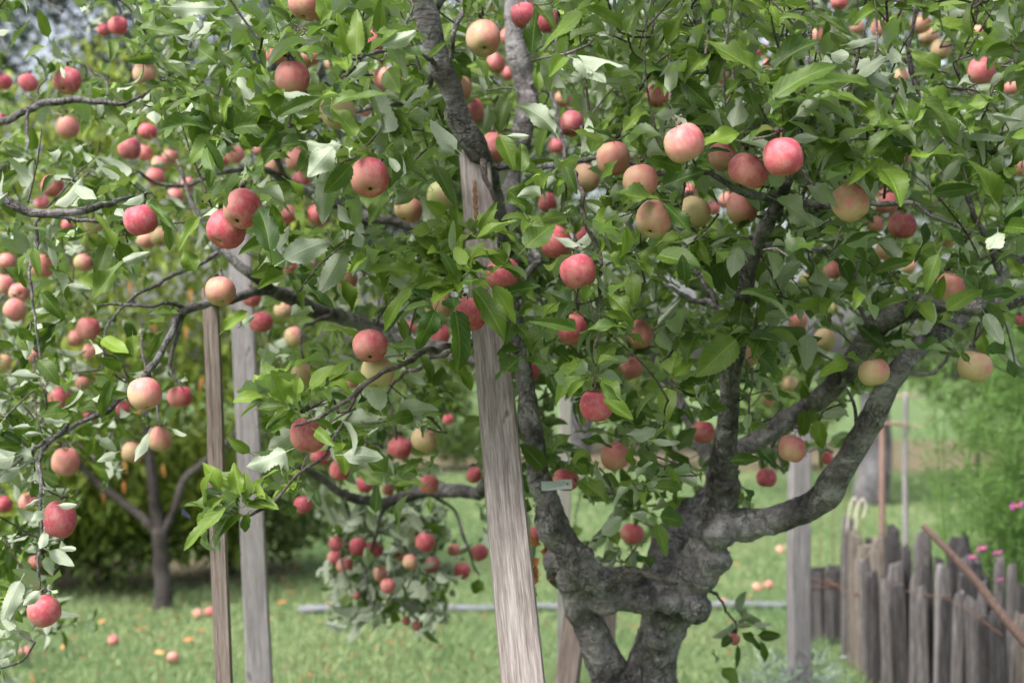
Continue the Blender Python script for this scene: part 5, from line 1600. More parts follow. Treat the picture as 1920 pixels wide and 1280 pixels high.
# single leaves that can be told apart: tile (x, y origin, scale), base, tip, width (tile px), depth, flags u = pale underside shown, y = yellow-green, k = dark
T = {'c': (700, 380, 5.333), '1': (0, 0, 2.977), '2': (480, 0, 2.977), '3': (960, 0, 2.977), '4': (1400, 0, 2.977), '5': (0, 400, 2.977), '6': (480, 400, 2.977), '7': (960, 400, 2.977), '8': (1400, 400, 2.977),
     '9': (0, 800, 2.667), '10': (480, 800, 2.667), '11': (960, 800, 2.667), '12': (1400, 800, 2.667)}
HERO = [('c', 760, 790, 360, 760, 170, 2.62, ''), ('c', 640, 560, 830, 50, 150, 2.66, ''), ('c', 795, 500, 755, 130, 80, 2.62, 'u'), ('c', 640, 350, 405, 205, 180, 2.70, 'y'), ('c', 1030, 370, 1405, 170, 190, 2.60, 'y'),
        ('c', 1060, 300, 1230, 5, 120, 2.66, 'y'), ('c', 1120, 480, 1550, 655, 160, 2.66, 'y'), ('c', 895, 645, 1035, 370, 180, 2.60, ''), ('c', 1070, 790, 1285, 640, 150, 2.60, ''), ('c', 890, 790, 1115, 760, 170, 2.56, 'k'),
        ('c', 1000, 850, 1395, 1250, 240, 2.58, ''), ('c', 1200, 830, 1435, 1155, 190, 2.61, 'y'), ('c', 1290, 900, 1640, 830, 150, 2.72, 'k'), ('c', 800, 940, 780, 1115, 200, 2.57, 'k'), ('c', 560, 1010, 315, 1040, 120, 2.62, 'k'),
        ('c', 500, 960, 60, 1225, 130, 2.66, 'k'), ('c', 380, 850, -10, 1165, 150, 2.64, ''), ('c', 380, 690, -10, 615, 170, 2.68, ''), ('c', 540, 640, 110, 590, 130, 2.74, ''), ('c', 620, 610, 450, 380, 160, 2.72, ''),
        ('c', 850, 370, 800, 200, 150, 2.64, 'y'), ('c', 720, 120, 550, 0, 140, 2.74, 'y'), ('c', 720, 870, 590, 960, 110, 2.63, 'y'), ('c', 930, 620, 810, 430, 130, 2.6, 'y'), ('c', 830, 760, 720, 480, 130, 2.60, 'k'),
        ('c', 1000, 900, 1090, 1060, 100, 2.62, ''), ('c', 380, 860, 580, 850, 170, 2.66, 'k'), ('c', 930, 700, 1080, 600, 120, 2.58, ''), ('c', 480, 770, 400, 590, 120, 2.66, 'y'),
        ('6', 1110, 540, 1210, 855, 145, 2.56, 'k'), ('6', 1000, 540, 905, 765, 105, 2.60, 'k'), ('6', 740, 760, 900, 690, 110, 2.75, 'k'), ('6', 160, 1050, 100, 885, 120, 2.66, 'y'), ('6', 300, 970, 415, 845, 90, 2.66, 'y'),
        ('6', 230, 1010, 240, 915, 60, 2.64, 'y'), ('6', 180, 1070, 0, 1050, 90, 2.66, ''), ('6', 370, 650, 580, 600, 70, 2.95, 'y'), ('6', 470, 370, 570, 520, 110, 3.1, ''), ('6', 690, 480, 690, 340, 80, 3.0, 'u'),
        ('6', 1480, 800, 1350, 930, 140, 2.85, 'k'), ('6', 1470, 760, 1350, 790, 110, 2.9, 'k'), ('6', 200, 1170, 100, 1200, 70, 2.66, ''), ('6', 330, 1210, 420, 1270, 80, 2.62, ''), ('6', 560, 830, 380, 810, 60, 3.0, 'u'),
        ('3', 830, 1115, 550, 1085, 120, 2.42, ''), ('3', 850, 1140, 1020, 1275, 90, 2.45, 'k'), ('3', 1270, 745, 1020, 800, 100, 2.5, 'y'), ('3', 840, 1040, 1065, 930, 110, 2.5, 'k'), ('3', 915, 305, 1185, 300, 80, 2.6, ''),
        ('3', 1390, 420, 1110, 200, 160, 2.4, ''), ('3', 950, 455, 1120, 605, 120, 2.5, 'k'), ('3', 640, 190, 745, -10, 95, 2.5, ''), ('3', 350, 730, 515, 780, 65, 2.75, 'y'), ('3', 730, 870, 720, 735, 85, 2.6, 'k'),
        ('3', 800, 640, 930, 610, 80, 2.6, 'u'), ('3', 620, 170, 470, -10, 110, 2.5, ''), ('3', 320, 220, 470, 90, 120, 2.6, ''), ('3', 110, 300, 130, 60, 100, 2.7, 'k'), ('3', 290, 900, 330, 1040, 80, 2.8, 'k'), ('3', 500, 1010, 575, 895, 80, 2.6, ''),
        ('3', 1110, 480, 1230, 190, 110, 2.6, ''), ('3', 870, 260, 960, 30, 110, 2.6, ''), ('3', 780, 300, 870, 90, 100, 2.7, ''), ('3', 1450, 520, 1560, 320, 130, 2.45, ''),
        ('4', 150, 540, 445, 265, 135, 2.35, ''), ('4', 680, 470, 355, 400, 120, 2.38, ''), ('4', 600, 930, 885, 960, 95, 2.5, 'y'), ('4', 590, 900, 785, 730, 90, 2.52, ''), ('4', 440, 750, 580, 870, 120, 2.5, ''),
        ('4', 1215, 735, 1490, 740, 90, 2.5, 'u'), ('4', 1520, 800, 1405, 1060, 110, 2.5, 'k'), ('4', 980, 560, 1225, 700, 140, 2.42, ''), ('4', 880, 530, 1035, 655, 110, 2.55, 'k'), ('4', 460, 730, 690, 690, 75, 2.5, ''),
        ('4', 275, 650, 440, 530, 80, 2.45, 'u'), ('4', 90, 480, -10, 270, 130, 2.4, ''), ('4', 40, 600, 20, 480, 110, 2.45, 'k'), ('4', 260, 770, 395, 770, 70, 2.45, 'u'), ('4', 1040, 1080, 1290, 1040, 80, 2.6, 'k'),
        ('4', 1100, 1000, 1200, 900, 80, 2.6, 'u'), ('4', 1370, 640, 1540, 670, 60, 2.5, 'u'), ('4', 470, 300, 580, 340, 80, 2.6, 'u'), ('4', 560, 250, 740, 230, 50, 2.6, 'u'), ('4', 130, 640, 150, 500, 80, 2.4, 'k'),
        ('4', 250, 260, 110, 180, 90, 2.6, ''), ('4', 370, 80, 560, 130, 80, 2.7, ''), ('4', 1200, 300, 1100, 120, 90, 2.7, ''), ('4', 1330, 300, 1560, 240, 80, 2.6, ''), ('4', 640, 640, 760, 560, 100, 2.6, 'y'),
        ('7', 75, 190, 240, 20, 140, 2.6, ''), ('7', 360, 650, 125, 555, 85, 2.62, 'k'), ('7', 420, 650, 612, 560, 75, 2.6, 'k'), ('7', 500, 240, 665, 275, 110, 2.66, ''), ('7', 530, 440, 665, 520, 95, 2.66, ''),
        ('7', 500, 930, 610, 1035, 100, 2.62, ''), ('7', 410, 930, 285, 1010, 80, 2.64, ''), ('7', 300, 960, 250, 830, 100, 2.66, 'u'), ('7', 510, 1040, 665, 1150, 120, 2.66, ''), ('7', 330, 500, 195, 395, 90, 2.68, 'k'),
        ('7', 420, 880, 330, 820, 80, 2.66, 'u'), ('7', 480, 830, 560, 780, 70, 2.64, ''), ('7', 380, 180, 245, 140, 50, 2.6, 'u'), ('7', 440, 410, 380, 490, 90, 2.64, ''), ('7', 650, 680, 745, 710, 60, 2.8, ''),
        ('7', 600, 260, 720, 250, 80, 2.75, ''), ('7', 520, 560, 710, 550, 60, 2.72, 'y'), ('7', -40, 300, 95, 300, 110, 2.66, 'y'), ('7', 1290, 490, 1260, 700, 130, 3.0, 'k'), ('7', 1250, 700, 1040, 900, 170, 2.95, ''),
        ('7', 1350, 760, 1520, 900, 120, 2.95, 'k'), ('7', 1320, 690, 1500, 720, 110, 2.95, 'k'), ('7', 1090, 270, 1180, 440, 100, 3.1, 'k'), ('7', 760, 360, 920, 380, 70, 3.2, ''), ('7', 230, 760, 370, 800, 90, 3.0, 'k'),
        ('8', 560, 800, 660, 800, 70, 2.95, 'y'), ('8', 570, 830, 425, 850, 80, 2.95, 'y'), ('8', 1140, 200, 1320, 350, 120, 2.6, 'k'), ('8', 1100, 80, 1300, 250, 120, 2.6, 'k'), ('8', 1120, 540, 1310, 370, 110, 2.7, ''),
        ('8', 1000, 50, 980, 260, 70, 2.7, 'k'), ('8', 1330, 560, 1430, 720, 110, 2.7, 'u'), ('8', 1340, 740, 1550, 830, 120, 2.75, 'k'), ('8', 1310, 470, 1500, 430, 80, 2.7, 'k'), ('8', 1060, 480, 1090, 380, 80, 3.0, 'y'),
        ('8', 720, 330, 900, 240, 90, 2.9, ''), ('8', 650, 360, 660, 180, 80, 2.9, ''), ('8', 510, 260, 620, 380, 100, 2.95, 'k'), ('8', 1170, 760, 1110, 660, 90, 2.8, 'k'), ('8', 1240, 830, 1200, 770, 50, 2.72, 'k'),
        ('8', 800, 720, 900, 720, 50, 3.1, 'u'), ('8', 100, 690, 200, 660, 100, 3.0, 'k'), ('8', 80, 780, 210, 900, 110, 3.0, ''),
        ('9', 1215, 440, 1000, 545, 80, 2.7, 'y'), ('9', 1130, 400, 905, 580, 90, 2.66, ''), ('9', 1120, 370, 930, 390, 70, 2.68, ''), ('9', 1200, 340, 1165, 180, 90, 2.66, 'y'), ('9', 1100, 320, 1060, 170, 80, 2.68, 'y'),
        ('9', 1250, 130, 1150, 70, 55, 2.66, ''), ('10', 150, 125, -25, 215, 105, 2.62, 'u'), ('9', 1230, 360, 1240, 230, 60, 2.7, 'y'), ('9', 1130, 330, 980, 310, 40, 2.7, 'u'), ('9', 1290, 360, 1380, 390, 60, 2.7, ''), ('9', 1240, 440, 1210, 530, 50, 2.72, ''),
        ('9', 200, 360, 140, 380, 35, 2.85, 'u'), ('9', 290, 390, 380, 390, 50, 2.8, 'u'), ('9', 210, 420, 165, 480, 60, 2.85, 'u'), ('9', 220, 520, 215, 620, 55, 2.85, 'u'), ('9', 245, 620, 355, 685, 60, 2.85, 'u'), ('9', 230, 650, 260, 735, 60, 2.83, 'u'),
        ('9', 300, 610, 440, 595, 30, 2.85, 'u'), ('9', 200, 820, 120, 890, 60, 2.75, 'u'), ('9', 260, 820, 340, 865, 45, 2.75, 'u'), ('9', 100, 770, 0, 950, 90, 2.8, 'u'), ('9', 500, 60, 580, 130, 60, 2.95, 'u'), ('9', 580, 130, 490, 170, 45, 2.95, 'u'),
        ('9', 740, 30, 670, 150, 60, 2.9, 'u'), ('9', 860, 10, 950, 50, 45, 2.95, 'u'), ('9', 100, 200, -10, 260, 60, 3.0, 'u'),
        ('1', 340, 370, 350, 420, 40, 2.9, 'u'), ('1', 270, 210, 215, 60, 60, 3.2, 'y'), ('1', 250, 260, 120, 290, 60, 3.2, 'y'), ('1', 60, 270, 170, 120, 60, 3.1, ''), ('1', 330, 830, 260, 930, 90, 3.0, 'u'), ('1', 730, 470, 890, 455, 30, 3.3, 'u'),
        ('1', 780, 470, 930, 490, 60, 3.3, 'k'), ('1', 1160, 570, 1350, 710, 110, 2.6, 'k'), ('1', 1140, 560, 1050, 800, 110, 2.6, 'k'), ('1', 1160, 510, 930, 620, 110, 2.6, ''), ('1', 800, 1080, 690, 1140, 90, 2.5, 'u'),
        ('1', 830, 1130, 960, 1240, 70, 2.45, 'k'), ('1', 1240, 960, 1180, 770, 70, 2.5, 'k'), ('1', 1190, 950, 1100, 790, 90, 2.5, ''), ('1', 930, 910, 860, 930, 30, 3.6, 'u'), ('1', 1350, 1010, 1390, 880, 60, 2.5, 'k'), ('1', 300, 980, 230, 1040, 50, 3.0, 'k'),
        ('1', 420, 1030, 540, 1120, 80, 3.0, 'u'), ('1', 1370, 250, 1380, 380, 80, 2.6, 'k'), ('1', 950, 40, 1210, 60, 90, 2.4, 'u'), ('1', 780, 150, 960, 180, 80, 2.7, ''), ('1', 1100, 120, 960, 110, 80, 2.5, ''),
        ('2', 280, 790, 480, 830, 130, 2.45, 'u'), ('2', 430, 820, 280, 960, 130, 2.4, 'u'), ('2', 520, 830, 610, 880, 90, 2.42, 'u'), ('2', 560, 760, 430, 590, 110, 2.45, ''), ('2', 740, 880, 830, 990, 60, 2.5, 'u'), ('2', 530, 920, 400, 1090, 100, 2.5, 'k'),
        ('2', 490, 300, 390, 160, 90, 2.35, 'y'), ('2', 510, 310, 470, 80, 90, 2.35, 'y'), ('2', 560, 310, 550, 50, 90, 2.35, 'y'), ('2', 600, 300, 640, 90, 100, 2.36, ''), ('2', 620, 310, 780, 170, 110, 2.36, ''), ('2', 700, 250, 950, 210, 90, 2.36, 'u'),
        ('2', 680, 180, 950, 120, 90, 2.4, ''), ('2', 440, 580, 720, 500, 110, 2.38, ''), ('2', 310, 570, 440, 450, 90, 2.45, 'y'), ('2', 730, 390, 800, 510, 110, 2.4, ''), ('2', 770, 620, 860, 770, 100, 2.6, ''), ('2', 120, 650, 320, 520, 100, 2.4, 'k'),
        ('2', 290, 210, 380, 60, 90, 2.4, 'k'), ('2', 130, 200, 80, 50, 100, 2.45, 'k'), ('2', 330, 330, 440, 310, 80, 2.45, 'k'), ('2', 700, 200, 690, 0, 90, 2.4, ''), ('2', 440, 60, 360, 130, 70, 2.36, 'y'), ('2', 1000, 930, 1110, 1110, 90, 2.75, 'k'),
        ('2', 1360, 760, 1450, 910, 120, 2.7, ''), ('2', 1230, 330, 1290, 470, 90, 2.9, ''), ('2', 740, 1090, 610, 1230, 90, 2.75, ''), ('2', 500, 1290, 490, 1140, 80, 2.7, ''), ('2', 1400, 1060, 1560, 1160, 130, 2.6, ''), ('2', 1480, 960, 1500, 790, 100, 2.7, ''),
        ('2', 170, 1000, 290, 1080, 90, 3.0, 'y'), ('2', 280, 860, 300, 960, 90, 2.6, ''), ('2', 1400, 760, 1560, 770, 60, 2.7, 'u'),
        ('5', 520, 480, 660, 260, 110, 2.9, ''), ('5', 230, 440, 340, 560, 100, 3.0, ''), ('5', 370, 400, 520, 440, 70, 3.1, 'u'), ('5', 570, 700, 710, 780, 90, 2.9, 'y'), ('5', 740, 680, 750, 790, 100, 2.9, 'y'), ('5', 520, 730, 620, 850, 60, 2.9, 'u'),
        ('5', 1110, 20, 1000, 200, 90, 2.6, 'y'), ('5', 910, 10, 960, 190, 80, 2.5, 'k'), ('5', 1090, 320, 1030, 210, 100, 2.8, ''), ('5', 1250, 650, 1370, 530, 90, 2.9, 'y'), ('5', 1340, 630, 1410, 570, 40, 2.9, 'u'), ('5', 640, 190, 560, 0, 80, 2.6, 'y'), ('5', 620, 950, 490, 920, 60, 2.95, 'u'),
        ('5', 620, 930, 545, 1150, 80, 2.85, 'k'), ('5', 170, 1190, 80, 1190, 45, 2.9, 'u'), ('5', 230, 1230, 120, 1220, 45, 2.9, 'u'), ('5', 400, 880, 340, 1010, 80, 2.9, ''), ('5', 60, 900, 200, 920, 80, 2.9, 'u'), ('5', 1010, 930, 1080, 910, 45, 3.1, 'u'), ('5', 30, 300, 170, 380, 70, 2.9, 'k'),
        ('5', 270, 190, 300, 310, 70, 3.0, 'u'), ('5', 190, 190, 200, 320, 60, 3.0, ''), ('5', 400, 600, 480, 560, 50, 3.0, 'u'), ('5', 100, 640, 190, 720, 60, 2.9, ''),
        ('11', 450, 540, 550, 450, 90, 3.3, 'u'), ('11', 720, 480, 780, 630, 70, 3.3, ''), ('11', 600, 430, 700, 460, 60, 3.35, 'u'), ('11', 1090, 170, 1230, 150, 80, 3.2, 'k'), ('11', 1160, 310, 1235, 390, 70, 3.2, 'k'), ('11', 340, 60, 490, 60, 80, 3.1, 'k'), ('11', 160, 210, 60, 90, 110, 3.1, 'k'),
        ('11', 200, 130, 270, 10, 90, 3.1, ''), ('11', 310, 190, 410, 240, 70, 3.2, ''), ('11', 700, 70, 860, 95, 40, 3.2, 'u'), ('11', 740, 450, 880, 460, 110, 3.4, 'k'), ('11', 640, 640, 690, 700, 90, 3.5, 'k'), ('11', 600, 200, 580, 110, 50, 3.2, 'y'),
        ('11', 1150, 1030, 1240, 1110, 70, 3.95, 'k'), ('11', 1230, 1040, 1340, 1050, 70, 3.95, 'k'), ('11', 1100, 1050, 1050, 1090, 60, 3.95, 'k'), ('11', 1130, 1090, 1130, 1190, 35, 3.95, 'k'), ('11', 1240, 1070, 1290, 1180, 45, 3.95, 'k'), ('11', 1120, 1000, 1220, 970, 35, 3.95, 'u'), ('11', 1210, 990, 1300, 980, 30, 3.95, 'u'),
        ('10', 600, 430, 605, 290, 60, 3.6, 'k'), ('10', 160, 400, 180, 440, 70, 2.8, ''), ('10', 1110, 760, 1100, 840, 70, 4.6, ''), ('10', 560, 700, 550, 580, 60, 4.5, 'u')]
HCAP = []
for (tl, bx, by, tx_, ty_, w, d, fl) in HERO:
    ox, oy, sc = T[tl]
    x0, y0_, x1, y1_ = ox + bx / sc, oy + by / sc, ox + tx_ / sc, oy + ty_ / sc
    d0, d1 = d + R.uniform(-0.015, 0.02), d - R.uniform(-0.01, 0.035)
    a, b = P(x0, y0_, d0), P(x1, y1_, d1)
    ax = b - a
    Lb = float(np.linalg.norm(ax)) * 1.04
    axn = unit(ax)
    a = a - axn * Lb * 0.22                 # the leaf stalk
    nr = VIEW * 1.0 + np.array((R.gauss(0, .35), R.gauss(0, .2), R.gauss(0, .35)))
    if 'u' in fl:
        nr = -np.array((0, -1.0, 0.25)) + np.array((R.gauss(0, .25), 0, R.gauss(0, .25)))
    tone = R.uniform(0.25, 0.6)
    if 'y' in fl:
        tone = R.uniform(0.65, 0.95)
    if 'k' in fl:
        tone = R.uniform(0.0, 0.25)
    Wm = w / sc / F * d * 1.22
    put_leaf(a, axn + nr * 0.0, nr, Lb * 1.24, Wm, tone, 1, curl=R.uniform(-0.6, 1.2) if 'u' in fl else R.uniform(-0.1, 0.9), fold=R.uniform(0.35, 1.0) if 'u' in fl else R.uniform(0.2, 0.85))
    HCAP.append((x0, y0_, d, x1, y1_, d, w / sc * 0.35, 0.9))

# density of the crown over the picture, 120 x 116 px cells, and its nearest depth
DENS = """
1367999999999999
2479999999999999
4457999999999999
6646899989999999
8623679998888889
8621567366876654
8732645166664211
6414554165642000
8202256135310000
7000066000000000
3000000000010000""".split()


def density(x, y):
    c, r = int((x) // 120), int((y) // 116.4)
    if r < 0:
        r = 0
        if x < 300:
            return 3
        return 8 if y > -330 else 5
    if x < 0:
        return 7 if y < 1000 and x > -330 else 3 if y < 900 else 0
    if x >= 1920:
        return 8 if y < 560 and x < 2250 else 3 if y < 560 else 0
    if r > 10:
        return 0
    return int(DENS[r][min(15, c)])


def front_depth(x, y):
    if 560 < x < 940 and y > 940:
        return 4.65
    if x < 470:
        return 2.85 + 0.2 * (y < 300)
    if x < 900 and y > 560:
        return 3.05
    if y > 560:
        return 2.95
    if x > 950:
        return 2.45
    return 2.5


# gaps where things beyond show: x, y, radius
GAPS = [(340, 500, 60), (370, 640, 60), (240, 560, 40), (400, 700, 70), (395, 860, 110), (330, 960, 90), (450, 880, 55), (470, 1050, 110), (860, 830, 34), (850, 870, 30), (1120, 960, 22), (160, 900, 30), (230, 960, 60), (200, 1000, 70),
        (160, 1080, 50), (300, 880, 40), (560, 1020, 60), (870, 985, 34), (1540, 1000, 70), (1700, 800, 95), (1820, 830, 120), (1760, 700, 38), (1860, 770, 80), (1640, 900, 70), (1300, 1150, 70), (1445, 930, 30), (1430, 1040, 60),
        (900, 1150, 60), (560, 1130, 60), (1870, 640, 26), (440, 640, 26), (450, 720, 34), (1405, 900, 26), (1330, 900, 24), (120, 45, 44), (40, 60, 30), (40, 110, 28), (170, 110, 26), (230, 130, 30), (90, 250, 26), (180, 260, 20)]

ACL = np.array(APC)
CL = np.array(CAPS + HCAP)
PLANKS = np.array([(1060, 745, 5.2, 1058, 800, 5.2, 12, 1.0), (1058, 930, 5.2, 1056, 985, 5.2, 12, 1.0), (888, 300, 3.42, 980, 1300, 2.66, 40, 1.0), (394, 590, 3.6, 421, 1300, 3.36, 17, 1.0), (450, 470, 5.1, 486, 1300, 4.5, 24, 1.0), (1498, 880, 5.9, 1498, 1300, 5.8, 20, 1.0)])
CL = np.vstack([CL, PLANKS])
GP = np.array(GAPS)


def clear(pts):
    """False where a leaf through these points would hide something the photo shows"""
    x, y, d = proj(np.asarray(pts))
    if np.any(d < 2.2) and np.any((x > -150) & (x < 2070) & (y > -150) & (y < 1430)):
        return False
    for xi, yi, di in zip(x, y, d):
        if not (-200 < xi < 2120 and -200 < yi < 1480):
            continue
        r = np.hypot(ACL[:, 0] - xi, ACL[:, 1] - yi)
        if np.any((r < ACL[:, 2] * ACL[:, 4] + 7) & (di < ACL[:, 3] + 0.035)):
            return False
        if np.any(np.hypot(GP[:, 0] - xi, GP[:, 1] - yi) < GP[:, 2]):
            return False
        vx, vy = CL[:, 3] - CL[:, 0], CL[:, 4] - CL[:, 1]
        t = np.clip(((xi - CL[:, 0]) * vx + (yi - CL[:, 1]) * vy) / (vx * vx + vy * vy + 1e-6), 0, 1)
        dist = np.hypot(CL[:, 0] + vx * t - xi, CL[:, 1] + vy * t - yi)
        dep = CL[:, 2] + (CL[:, 5] - CL[:, 2]) * t
        hit = (dist < CL[:, 6] + 6) & (di < dep + 0.02)
        if np.any(hit) and R.random() < CL[hit, 7].max():
            return False
    return True


def try_leaf(base, axis, nrm, L, W, tone, flip=0.1):
    axn = unit(axis)
    if not clear([base + axn * L * 0.32, base + axn * L * 0.66, base + axn * L * 0.97]):
        return
    if R.random() < flip:               # turned over: the pale felted side up
        nrm = np.array((R.gauss(0, .4), R.gauss(0.5, .35), R.gauss(-0.7, .4)))
        tone = max(tone, 0.3)
        put_leaf(base, axn, nrm, L, W, tone, 0, R.uniform(-1.0, 1.6), R.uniform(0.3, 1.1))
        return
    put_leaf(base, axn, nrm, L, W, tone)


def flip_share(x, y):
    if 560 < x < 940 and y > 940:
        return 0.93
    if x < 520:
        return 0.22
    if x > 1400 and y < 350:
        return 0.11
    return 0.07


TW = MB()


def rosette(p, axis, nl, size, tone0, flip):
    a = unit(axis)
    o = np.array((0, 0, 1.0)) if abs(a[2]) < 0.9 else np.array((1.0, 0, 0))
    e1 = unit(np.cross(a, o))
    e2 = np.cross(a, e1)
    ph = R.uniform(0, 6.28)
    for k in range(nl):
        th = ph + k * 2.4 + R.uniform(-.25, .25)
        inc = math.radians(R.uniform(35, 95) if k < nl * 0.7 else R.uniform(15, 45))
        rad = e1 * math.cos(th) + e2 * math.sin(th)
        dr = a * math.cos(inc) + rad * math.sin(inc) + np.array((0, 0, -R.uniform(0, 0.35)))
        nr = a * math.sin(inc) - rad * math.cos(inc) + np.array((R.gauss(0, .35), R.gauss(0, .35) - 0.12, R.gauss(0.25, .3)))
        L = size * R.uniform(0.65, 1.15)
        try_leaf(p + rad * 0.004, dr, nr, L * 1.2, L * R.uniform(0.45, 0.62), min(1, max(0, tone0 + R.gauss(0, 0.17))), flip)


def twig(a, b, r0=0.0026, r1=0.0016, sag=0.0):
    mid = (a + b) / 2 + np.array((R.gauss(0, .012), R.gauss(0, .012), R.gauss(0.0, .012) - sag))
    q, r = catmull([a, mid, b], [r0, (r0 + r1) / 2, r1], max(0.025, np.linalg.norm(b - a) / 7))
    TW.tube(q, r, 5, caps=False)


def shoot(p, axis, length, size, tone0, flip):
    a = unit(axis)
    n = max(3, int(length / 0.024))
    q = [p]
    cur = p.copy()
    bend = np.array((R.gauss(0, .04), R.gauss(0, .04), R.uniform(-.02, .05)))
    for i in range(n):
        a = unit(a + bend + np.array((R.gauss(0, .04), R.gauss(0, .04), 0)))
        cur = cur + a * length / n
        q.append(cur.copy())
    q = np.array(q)
    ok = clear(q[1:: 3])
    if not ok:
        return
    TW.tube(q, np.linspace(0.0026, 0.0011, len(q)), 5, caps=False)
    o = np.array((0, 0, 1.0)) if abs(a[2]) < 0.9 else np.array((1.0, 0, 0))
    e1 = unit(np.cross(a, o))
    e2 = np.cross(a, e1)
    ph = R.uniform(0, 6.28)
    for i in range(1, len(q)):
        th = ph + i * 2.4
        rad = e1 * math.cos(th) + e2 * math.sin(th)
        inc = math.radians(R.uniform(35, 70))
        dr = a * math.cos(inc) + rad * math.sin(inc) - np.array((0, 0, R.uniform(0, 0.25)))
        nr = a * math.sin(inc) - rad * math.cos(inc) + np.array((R.gauss(0, .3), R.gauss(0, .3), R.gauss(.15, .25)))
        s = i / len(q)
        L = size * R.uniform(0.8, 1.1) * (1.0 - 0.45 * s)
        try_leaf(q[i], dr, nr, L * 1.15, L * R.uniform(0.42, 0.58), min(1, max(0, tone0 + 0.25 * s + R.gauss(0, .13))), flip)


# tufts that stand out in front
def front_clear(pts):
    x, y, d = proj(np.asarray(pts))
    for xi, yi, di in zip(x, y, d):
        if np.any((np.hypot(ACL[:, 0] - xi, ACL[:, 1] - yi) < ACL[:, 2] * 1.05) & (di < ACL[:, 3] + 0.03)):
            return False
    return True


for (x, y, d, nl, size, tone, axv) in ((862, 530, 2.68, 17, .086, .7, (0, -.6, .8)), (852, 495, 2.70, 14, .086, .8, (-.1, -.4, 1)), (640, 108, 2.46, 11, .095, .75, (-.2, -.3, 1)), (700, 85, 2.5, 9, .095, .5, (.2, -.3, 1)),
                                       (510, 745, 2.74, 11, .088, .75, (-.4, -.2, 1)), (450, 955, 2.72, 9, .085, .75, (-.8, -.1, .8)), (545, 700, 2.8, 8, .085, .7, (-.3, 0, 1)), (1112, 700, 2.72, 10, .08, .45, (0, -.4, .6)),
                                       (1128, 560, 2.76, 9, .085, .5, (.5, -.3, .5)), (1110, 440, 2.78, 9, .085, .5, (.3, -.3, .8)), (1500, 190, 2.45, 10, .105, .4, (.1, -.2, 1)), (1430, 150, 2.5, 9, .10, .45, (-.2, -.2, 1)),
                                       (1560, 280, 2.5, 9, .098, .45, (.3, -.2, 1)), (1340, 100, 2.55, 9, .098, .4, (-.1, -.2, 1)), (1250, 120, 2.6, 9, .098, .35, (0, -.2, 1)), (1640, 310, 2.5, 9, .095, .5, (.2, -.3, 1)),
                                       (1710, 240, 2.5, 9, .095, .4, (.1, -.2, 1)), (1800, 220, 2.5, 9, .095, .4, (.2, -.2, 1)), (1850, 330, 2.55, 9, .095, .35, (.3, -.2, .8)), (1040, 330, 2.75, 9, .085, .6, (0, -.3, 1)),
                                       (880, 440, 2.72, 11, .085, .8, (.2, -.2, 1)), (820, 500, 2.72, 10, .085, .6, (-.6, -.3, .6)), (790, 470, 2.8, 9, .085, .55, (-.5, -.2, .8)), (930, 450, 2.72, 8, .08, .7, (.5, -.3, .8)), (600, 730, 2.8, 9, .08, .7, (-.2, -.2, 1)), (560, 770, 2.76, 9, .08, .65, (-.5, -.2, .8)), (470, 925, 2.74, 8, .075, .7, (-.2, -.2, 1)), (400, 965, 2.7, 7, .08, .7, (-1, -.1, .1)), (640, 820, 2.78, 8, .08, .6, (.3, -.2, .8)), (560, 900, 2.78, 8, .075, .6, (-.2, -.2, .7)), (700, 520, 2.85, 9, .085, .5, (-.2, -.2, 1)), (620, 460, 2.9, 9, .085, .5, (0, -.2, 1)), (1000, 420, 2.8, 8, .085, .45, (.1, -.3, .8)), (960, 600, 2.9, 7, .08, .3, (.3, -.2, .3)), (1180, 470, 2.85, 9, .085, .5, (.3, -.2, .8)), (1320, 620, 3.0, 9, .09, .35, (0, -.3, .6)), (1420, 620, 3.0, 9, .09, .3, (.2, -.3, .5)), (1560, 560, 3.0, 9, .088, .45, (0, -.3, .8)), (1720, 560, 3.0, 8, .088, .45, (0, -.3, .8)), (1840, 560, 2.9, 8, .09, .35, (.2, -.3, .6)), (420, 250, 2.6, 9, .10, .25, (0, -.3, .2)), (470, 330, 2.55, 9, .085, .35, (-.2, -.3, 1)), (590, 270, 2.55, 8, .09, .35, (0, -.4, .5))):
    a = unit(axv)
    e1 = unit(np.cross(a, (0, 0, 1.0) if abs(a[2]) < .9 else (1.0, 0, 0)))
    e2 = np.cross(a, e1)
    p = P(x, y, d)
    for k in range(nl):
        th = k * 2.4 + x
        inc = math.radians(R.uniform(30, 92))
        rad = e1 * math.cos(th) + e2 * math.sin(th)
        dr = unit(a * math.cos(inc) + rad * math.sin(inc) + np.array((0, 0, -R.uniform(0, .25))))
        nr = a * math.sin(inc) - rad * math.cos(inc) + np.array((R.gauss(0, .3), -.25 + R.gauss(0, .2), R.gauss(.3, .25)))
        L_ = size * R.uniform(.65, 1.1) * 1.15
        if front_clear([p + dr * L_ * .4, p + dr * L_ * .7, p + dr * L_]):
            put_leaf(p + rad * .004, dr, nr, L_, L_ * R.uniform(.40, .52), min(1, max(0, tone + R.gauss(0, .16))), 1)

# spurs over each apple
spur = []
for i, a in enumerate(AP):
    rad = a[2] / 2 / F * AD[i]
    c = P(a[0], a[1], AD[i])
    s = c + np.array((R.uniform(-.012, .012), R.uniform(0, 0.02), rad * 1.25))
    spur.append((s, np.array((R.gauss(0, .35), R.gauss(-0.1, .35), 1.0)), 'r', R.randint(4, 7)))
    for _ in range(3):
        TW.ball(s + np.array((R.gauss(0, .004), R.gauss(0, .004), R.gauss(0, .004))), R.uniform(.003, .006), 6, 4)
